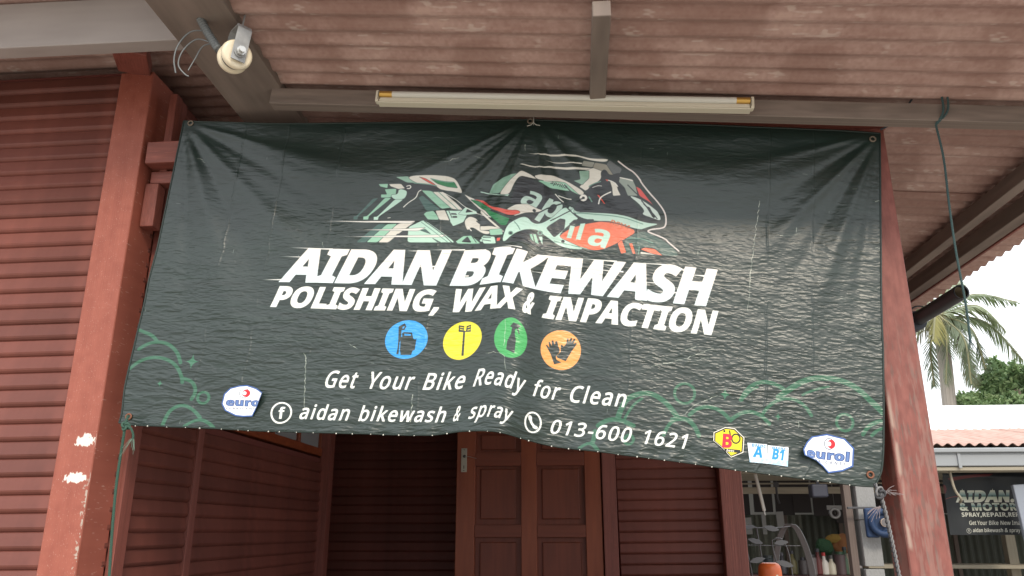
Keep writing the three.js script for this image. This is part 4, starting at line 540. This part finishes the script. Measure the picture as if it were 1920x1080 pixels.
{
  const t = thing('hose_reel', 'round blue plastic hose reel hanging beside the grey block column', 'reel', [2.86, 1.675, -7.9]), blue = std([0.007, 0.028, 0.08], 0.65);
  mesh('drum', mergeGeometries([new THREE.CylinderGeometry(0.125, 0.125, 0.05, 36).rotateX(Math.PI / 2), new THREE.TorusGeometry(0.10, 0.03, 12, 40).translate(0, 0, 0.03)]), blue, t);
  mesh('bracket', bx(0.12, 0.27, 0.05, 0.02), std([0.008, 0.03, 0.085], 0.65), t, [-0.085, 0, -0.02]); mesh('foot', bx(0.16, 0.09, 0.06, 0.02), blue, t, [0.06, -0.09, 0]);
  mesh('hub', new THREE.CylinderGeometry(0.032, 0.036, 0.06, 24).rotateX(Math.PI / 2), std([0.12, 0.11, 0.11], 0.5), t, [0.005, 0, 0.045]); mesh('hub_ring', new THREE.TorusGeometry(0.035, 0.004, 8, 24), std([0.35, 0.27, 0.22], 0.5), t, [0.005, 0, 0.07]);
  mesh('wall_arm', bx(0.38, 0.02, 0.03), darkMetal, t, [-0.1, 0.135, -0.02]);
  const c = mesh('red_cable', mergeGeometries([tube([[-0.06, 0, 0], [-0.02, 0.035, 0.01], [0.06, 0.04, 0.01], [0.11, 0.01, 0], [0.06, -0.01, 0]], 0.006, 30, 6), tube([[-0.06, 0, 0], [-0.08, -0.05, 0], [-0.05, -0.09, 0]], 0.006, 12, 6)]), std([0.42, 0.09, 0.06], 0.5), null, [2.97, 1.83, -7.9]); tag(c, 'looped red cable above the blue hose reel', 'cable');
}
{
  const t = thing('hanging_tube', 'white plastic pipe hanging from the workshop beam', 'pipe', [1.92, 1.80, -8.6]); mesh('pipe', tube([[0.03, 0, 0], [0.0, 0.2, 0], [-0.03, 0.38, 0]], 0.018, 20, 12), std([0.7, 0.68, 0.62], 0.5), t); mesh('hook', tube([[0.03, 0.0, 0], [0.032, -0.03, 0], [0.036, -0.045, 0.005]], 0.009, 10, 8), steel, t);
  const h = thing('hook_rod', 'grey hooked rod hanging from the workshop beam', 'hook', [2.17, 1.88, -8.9]); mesh('rod', tube([[0, 0.24, 0], [0, 0.06, 0], [0.012, 0, 0.01]], 0.012, 16, 8), metalGrey, h); mesh('clip', bx(0.05, 0.05, 0.03), metalGrey, h, [0, 0.2, 0]);
  const k = thing('speaker_box', 'dark hanging box under the workshop beam end', 'box', [2.4, 1.98, -8.2]); mesh('body', bx(0.16, 0.13, 0.14, 0.02), std([0.03, 0.033, 0.05], 0.6), k); mesh('strap', bx(0.03, 0.1, 0.02), darkMetal, k, [0, 0.1, 0]);
}
// metal plant stand with leaf shapes
{
  const t = thing('plant_stand', 'grey wrought metal plant stand with leaf shaped plates', 'plant stand', [1.35, 0, -6.0]);
  const s = new THREE.Shape(); s.moveTo(-0.055, 0); s.quadraticCurveTo(0, 0.036, 0.055, 0.004); s.quadraticCurveTo(0, -0.032, -0.055, 0);
  const leaf = new THREE.ExtrudeGeometry(s, { depth: 0.004, bevelEnabled: true, bevelSize: 0.001, bevelThickness: 0.001, bevelSegments: 1 });
  for (const [x, y, r, k] of [[-0.11, 1.625, 0.05, 0.85], [0.045, 1.615, -0.22, 1.05], [-0.075, 1.528, -0.3, 1.0], [0.105, 1.518, 0.06, 0.95], [-0.072, 1.40, 0.18, 1.05], [0.115, 1.375, -0.28, 1.15]]) { const m = mesh('leaf', leaf, metalGrey, t, [x, y, 0.01], [-0.1, 0.1, r]); m.scale.set(k, k, 1); }
  for (const pts of [[[-0.14, 0, 0], [-0.115, 1.3, 0], [-0.135, 1.53, 0], [-0.10, 1.545, 0.01]], [[-0.02, 0, 0], [-0.03, 1.3, 0], [-0.055, 1.62, 0]], [[0.08, 0, 0], [0.075, 1.3, 0], [0.045, 1.5, 0], [0.055, 1.55, 0], [0.12, 1.545, 0]], [[0.18, 0, 0], [0.165, 1.3, 0], [0.14, 1.5, 0], [0.10, 1.555, 0]]]) mesh('upright', tube(pts, 0.005, 40, 6), metalGrey, t);
  for (const y of [1.505, 1.285, 0.5]) mesh('cross_wire', tube([[-0.16, y, 0], [0.0, y - 0.004, 0], [0.24, y - 0.006, 0]], 0.0028, 10, 5), metalGrey, t);
  mesh('cross_wire', tube([[-0.11, 1.625, 0], [0.05, 1.62, 0], [0.19, 1.632, -0.02]], 0.004, 12, 5), metalGrey, t);
}
{
  const t = thing('metal_arch', 'bent flat grey steel strip forming a narrow arch behind the plant stand', 'arch', [1.56, 0, -6.1]);
  const c = new THREE.CatmullRomCurve3([[-0.12, 0, -0.12], [-0.11, 1.2, -0.12], [-0.085, 1.46, -0.11], [-0.045, 1.60, -0.06], [-0.01, 1.65, 0.0], [0.025, 1.635, 0.02], [0.065, 1.55, 0.03], [0.10, 1.42, 0.03], [0.118, 1.25, 0.03], [0.125, 0, 0.03]].map(V3)), n = 90, pos = [], idx = [];
  for (let i = 0; i <= n; i++) { const p = c.getPointAt(i / n), tg = c.getTangentAt(i / n), wd = new THREE.Vector3(0.75, 0, 0.66), nn = new THREE.Vector3().crossVectors(tg, wd).normalize(); for (const [a, b] of [[-1, -1], [1, -1], [1, 1], [-1, 1]]) { const q = p.clone().addScaledVector(wd, a * 0.023).addScaledVector(nn, b * 0.002); pos.push(q.x, q.y, q.z); } if (i < n) for (let k = 0; k < 4; k++) { const A = i * 4 + k, B = i * 4 + (k + 1) % 4; idx.push(A, B, A + 4, B, B + 4, A + 4); } }
  const g = new THREE.BufferGeometry(); g.setAttribute('position', new THREE.Float32BufferAttribute(pos, 3)); g.setIndex(idx); mesh('strip', g.toNonIndexed(), std([0.12, 0.124, 0.128], 0.55, { side: THREE.DoubleSide }), t).geometry.computeVertexNormals();
  mesh('foot_plate', bx(0.34, 0.01, 0.24), metalGrey, t, [0, 0.005, -0.04]);
}
{
  const t = thing('orange_post', 'orange plastic post with rounded top below the corner post', 'post', [0.907, 0, -4.0]), or = std([0.62, 0.12, 0.025], 0.4);
  mesh('body', new THREE.LatheGeometry([[0.002, 1.458], [0.03, 1.457], [0.042, 1.452], [0.05, 1.44], [0.0535, 1.42], [0.055, 1.30], [0.056, 0.06], [0.07, 0.05]].reverse().map((q) => new THREE.Vector2(...q)), 40), or, t); mesh('base', new THREE.CylinderGeometry(0.11, 0.13, 0.06, 32), std([0.06, 0.06, 0.06], 0.8), t, [0, 0.03, 0]);
  mesh('scuff', bx(0.012, 0.006, 0.002, 0.0008), std([0.75, 0.6, 0.5], 0.6), t, [0.02, 1.402, 0.0505], [0, 0.37, 0.1]);
}
// bottles and cans on the counter
{
  const B = (prof, mat, x, h, label, extra) => { const t = thing('bottle', label, 'bottle', [x, 1.145, -9.3], 'bottles and cans on the counter'); mesh('body', new THREE.LatheGeometry(prof.map(([r, y]) => new THREE.Vector2(r, y * h)), 24), mat, t); if (extra) extra(t, h); return t; };
  const can = [[0.001, 0], [0.06, 0], [0.062, 0.03], [0.062, 0.95], [0.058, 1], [0.001, 1]], bot = [[0.001, 0], [0.042, 0], [0.045, 0.05], [0.045, 0.6], [0.02, 0.8], [0.016, 1], [0.001, 1]];
  const cap = (c, r = 0.02) => (t, h) => mesh('cap', new THREE.CylinderGeometry(r, r * 1.1, 0.035, 16), std(c, 0.5), t, [0, h + 0.012, 0]);
  B(can, std([0.16, 0.14, 0.14], 0.5), 2.56, 0.18, 'grey can on the workshop counter left of the pump bottles', cap([0.03, 0.03, 0.03], 0.05));
  B(bot, std([0.62, 0.60, 0.56], 0.4), 2.70, 0.20, 'white pump bottle on the workshop counter', cap([0.5, 0.05, 0.05]));
  B(bot, std([0.55, 0.52, 0.42], 0.4), 2.775, 0.17, 'cream squeeze bottle on the workshop counter', cap([0.1, 0.1, 0.1]));
  B(can, std([0.09, 0.06, 0.065], 0.5), 2.87, 0.21, 'dark maroon can on the workshop counter', cap([0.04, 0.09, 0.05], 0.045));
  B(can, std([0.50, 0.46, 0.38], 0.5), 2.99, 0.22, 'cream tin with black stroke on the workshop counter', (t) => mesh('brush', bx(0.10, 0.012, 0.01), darkMetal, t, [0.0, 0.09, 0.064], [0, 0, 0.6]));
  B(bot, std([0.14, 0.12, 0.04], 0.4), 2.36, 0.22, 'yellow brown bottle behind the metal arch', cap([0.05, 0.05, 0.06]));
  B(bot, std([0.06, 0.06, 0.07], 0.4), 2.25, 0.20, 'black bottle behind the plant stand', cap([0.1, 0.1, 0.12]));
  B(can, std([0.03, 0.04, 0.045], 0.5), 2.10, 0.17, 'dark teal can behind the leaf plates', cap([0.05, 0.06, 0.06], 0.05));
  const blob = (name, label, cat, x, y, s, mat, n) => { const g = new THREE.IcosahedronGeometry(1, 4), p = g.attributes.position; for (let i = 0; i < p.count; i++) { const v = V3([p.getX(i), p.getY(i), p.getZ(i)]), k = 0.75 + 0.5 * fbm(v.x * 0.2 + 0.5 + n, v.y * 0.2 + v.z * 0.13 + 0.5, 8, 3); p.setXYZ(i, v.x * k * s[0], v.y * k * s[1], v.z * k * s[2]); } g.computeVertexNormals(); tag(mesh(name, g, mat, null, [x, y, -9.55]), label, cat); };
  blob('green_rag', 'crumpled green rag heaped behind the bottles', 'rag', 2.80, 1.43, [0.10, 0.09, 0.06], std([0.04, 0.11, 0.05], 0.8), 0.1);
  blob('orange_cloth', 'dull orange cloth heaped behind the cream tin', 'cloth', 3.02, 1.45, [0.13, 0.12, 0.06], std([0.30, 0.13, 0.05], 0.85), 0.4);
  blob('yellow_cloth', 'yellow cloth hanging on the wall behind the green rag', 'cloth', 2.93, 1.52, [0.11, 0.05, 0.05], std([0.34, 0.22, 0.05], 0.85), 0.7);
  for (const [x, h, c, l] of [[2.47, 0.15, [0.10, 0.09, 0.09], 'short dark tin between the grey can and the brown bottle'], [2.635, 0.24, [0.13, 0.03, 0.03], 'tall dark red bottle behind the white pump bottle'], [2.93, 0.26, [0.05, 0.10, 0.06], 'tall green bottle between the maroon can and the cream tin'], [3.055, 0.14, [0.42, 0.42, 0.44], 'small pale jar next to the cream tin']]) B(x === 2.635 || x === 2.93 ? bot : can.map(([r, y]) => [r * 0.75, y]), std(c, 0.5), x, h, l, cap([0.06, 0.06, 0.07], 0.022));
  const hang = thing('steel_bracket', 'silver pierced bracket hanging on the sheet wall above the bottles', 'bracket', [3.0, 1.80, -9.7]); mesh('ring', new THREE.TorusGeometry(0.05, 0.018, 8, 24), std([0.4, 0.4, 0.4], 0.4, { metalness: 0.4 }), hang); mesh('plate', bx(0.17, 0.05, 0.012), std([0.33, 0.33, 0.32], 0.5), hang, [0, 0.06, 0]);
  for (const [x, y, w, h, l] of [[2.12, 1.66, 0.10, 0.20, 'pale card painted as a light gap between planks behind the plant stand'], [2.32, 1.68, 0.05, 0.24, 'narrow pale card painted as a light gap behind the metal arch'], [2.52, 1.74, 0.09, 0.18, 'pale card painted as a light gap right of the metal arch']]) tag(mesh('light_gap_card', bx(w, h, 0.008, 0.003), std([0.34, 0.34, 0.33], 0.7), null, [x, y, -10.3], [0, 0, rr(-0.05, 0.05)]), l, 'card');  // pale cards stand in for daylight showing through gaps between the planks
  const sp = thing('scrub_brush', 'small white topped scrub brush beside the block column', 'brush', [3.08, 1.26, -9.25]); mesh('bristles', bx(0.12, 0.03, 0.05), std([0.5, 0.28, 0.12], 0.9), sp, [0, 0.015, 0]); mesh('back', bx(0.13, 0.025, 0.055, 0.01), std([0.62, 0.60, 0.54], 0.5), sp, [0, 0.042, 0]);
}
// ---------- palm ----------
{
  const t = thing('coconut_palm', 'coconut palm with drooping fronds behind the white shed roof', 'tree', [9.25, 0, -20]);
  const bark = new THREE.MeshStandardMaterial({ map: texOf(64, 256, (u, v) => { const k = 0.2 + 0.12 * vn2(u * 4, v * 40, 4, 40); return [k, k * 0.9, k * 0.78]; }, [1, 6]), roughness: 0.9 });
  const tr = [[0, 0, 0], [0.02, 2, 0], [-0.02, 4.3, 0], [0.05, 5.6, 0], [0.08, 6.75, 0]], tg = tube(tr, 0.16, 40, 12); mesh('trunk', tg, bark, t);
  const leafMat = (c) => new THREE.MeshPhysicalMaterial({ color: new THREE.Color().setRGB(...c), roughness: 0.7, transmission: 0.35, thickness: 0, side: THREE.DoubleSide });
  const fm = [leafMat([0.16, 0.21, 0.10]), leafMat([0.13, 0.17, 0.095]), leafMat([0.20, 0.24, 0.12]), leafMat([0.27, 0.25, 0.07]), leafMat([0.17, 0.16, 0.09])];
  const frond = (pts, L, mat, droop, n = 64) => {
    const c = new THREE.CatmullRomCurve3(pts.map(V3)), pos = [], side = new THREE.Vector3(), up = V3([0, 1, 0]);
    for (let i = 4; i <= n; i++) { const u = i / n, p = c.getPointAt(u), tan = c.getTangentAt(u); side.crossVectors(tan, up); if (side.length() < 0.15) side.set(0.6, 0, 0.8); side.normalize(); const l = L * Math.pow(Math.sin(Math.PI * (0.12 + 0.86 * u)), 0.6) * rr(0.8, 1.1); for (const s of [-1, 1]) { if (rnd() < 0.06) continue; const d = side.clone().multiplyScalar(s * rr(0.55, 0.8)).addScaledVector(tan, rr(0.45, 0.75)).addScaledVector(up, -droop * rr(0.6, 1.2)).normalize(), w = 0.020, a = p.clone().addScaledVector(tan, -w), b = p.clone().addScaledVector(tan, w), m1 = p.clone().addScaledVector(d, l * 0.55), e = p.clone().addScaledVector(d, l).addScaledVector(up, -droop * l * 0.35), m2 = m1.clone().addScaledVector(tan, w * 1.3); m1.addScaledVector(tan, -w * 0.6); pos.push(...a, ...b, ...m2, ...a, ...m2, ...m1, ...m1, ...m2, ...e); } }
    const g = new THREE.BufferGeometry(); g.setAttribute('position', new THREE.Float32BufferAttribute(pos, 3)); g.computeVertexNormals();
    const f = mesh('frond', g, mat, t); mesh('rachis', tube(pts, 0.022, 24, 5), leafMat([0.28, 0.27, 0.14]), f);
  };
  const C = [0.1, 6.85, 0];
  const F = (tip, mid, L, m, dr) => frond([C, mid, tip], L, fm[m], dr);
  F([1.95, 7.1, 0.2], [0.95, 7.35, 0.1], 0.55, 0, 0.35); F([1.75, 5.6, 0.3], [1.0, 6.6, 0.3], 0.62, 0, 0.5); F([0.75, 5.35, 0.5], [0.55, 6.4, 0.5], 0.55, 1, 0.7); F([0.25, 4.95, 0.7], [0.25, 6.1, 0.7], 0.6, 1, 0.6); F([-0.25, 5.0, 0.5], [-0.1, 6.1, 0.6], 0.6, 1, 0.6);
  F([-0.55, 6.0, 0.9], [-0.25, 6.75, 0.6], 0.6, 3, 0.8); F([-1.2, 5.9, 0.5], [-0.6, 6.8, 0.3], 0.6, 2, 0.6); F([-1.6, 7.0, 0.2], [-0.8, 7.4, 0.1], 0.6, 0, 0.4); F([0.9, 7.9, -0.5], [0.5, 7.6, -0.3], 0.6, 2, 0.3); F([-0.6, 8.1, -0.4], [-0.3, 7.7, -0.2], 0.6, 2, 0.3); F([0.1, 5.2, -0.9], [0.1, 6.3, -0.7], 0.6, 1, 0.6); F([1.1, 5.9, -0.9], [0.7, 6.8, -0.6], 0.6, 4, 0.6); F([-0.9, 5.4, -0.5], [-0.5, 6.4, -0.5], 0.6, 4, 0.6); F([0.6, 5.0, 0.1], [0.4, 6.2, 0.2], 0.55, 4, 0.7); F([1.3, 6.3, 0.6], [0.8, 6.95, 0.5], 0.6, 2, 0.5);
}
// ---------- broadleaf trees ----------
function tree(label, p, lobes, h, n, leaf, cols) {
  const t = thing('leafy_tree', label, 'tree', p, 'broadleaf trees behind the shed'), bark = std([0.13, 0.10, 0.075], 0.9);
  mesh('trunk', tube([[0, 0, 0], [0.04, h * 0.4, 0.03], [-0.03, h * 0.75, 0], [0, h, 0]], 0.10, 20, 9), bark, t);
  lobes.forEach(([x, y, z, r], k) => { if (k < 6) mesh('limb', tube([[0, h * 0.6, 0], [x * 0.5, (h * 0.6 + y) / 2 + 0.1, z * 0.5], [x, y, z]], 0.035, 12, 6), bark, t); });
  cols.forEach((col, ci) => {
    const pos = [], m = n / cols.length;
    for (let i = 0; i < m; i++) {
      const [lx, ly, lz, lr] = lobes[Math.floor(rnd() * lobes.length)], a = rr(0, 6.283), b = Math.acos(rr(-1, 1)), q = lr * Math.pow(rnd(), 0.4) * rr(0.8, 1.15), o = V3([lx + Math.sin(b) * Math.cos(a) * q, ly + Math.cos(b) * q, lz + Math.sin(b) * Math.sin(a) * q]);
      for (let k = 0; k < 5; k++) {
        const d = V3([rr(-1, 1), rr(-0.5, 1), rr(-1, 1)]).normalize(), s = new THREE.Vector3().crossVectors(d, V3([rr(-1, 1), rr(-1, 1), rr(-1, 1)])).normalize(), L = leaf * rr(0.7, 1.25), w = L * 0.2, e = o.clone().addScaledVector(d, L), m1 = o.clone().addScaledVector(d, L * 0.5).addScaledVector(s, w), m2 = o.clone().addScaledVector(d, L * 0.5).addScaledVector(s, -w); m1.y += w * 0.4; m2.y += w * 0.4;
        pos.push(...o, ...m1, ...e, ...o, ...e, ...m2);
      }
    }
    const g = new THREE.BufferGeometry(); g.setAttribute('position', new THREE.Float32BufferAttribute(pos, 3)); g.computeVertexNormals();
    mesh('crown', g, new THREE.MeshPhysicalMaterial({ color: new THREE.Color().setRGB(...col), roughness: 0.6, transmission: 0.3, thickness: 0, side: THREE.DoubleSide }), t).userData.kind = 'stuff';
  });
}
const lob = (cx, cy, R, n, rmin, rmax) => Array.from({ length: n }, () => { const a = rr(0, 6.283), q = R * Math.sqrt(rnd()); return [cx + Math.cos(a) * q, cy + Math.sin(a) * q * 0.95, rr(-0.5, 0.5) * R, rr(rmin, rmax)]; });
tree('tall leafy green tree behind the white roof', [11.15, 0, -20.5], [...lob(0, 4.7, 0.85, 20, 0.14, 0.38), [-0.42, 5.6, 0, 0.16], [-0.5, 5.38, 0.1, 0.24], [-0.75, 5.15, 0, 0.18], [0.1, 5.45, 0, 0.22], [-0.95, 4.75, 0, 0.2]], 5.0, 2300, 0.16, [[0.20, 0.31, 0.13], [0.15, 0.25, 0.11], [0.27, 0.37, 0.17]]);
tree('low rounded leafy tree beside the palm trunk', [9.95, 0, -20.2], lob(0, 4.35, 0.42, 8, 0.18, 0.3), 4.2, 900, 0.14, [[0.20, 0.31, 0.13], [0.27, 0.37, 0.17]]);

renderer.render(scene, camera);
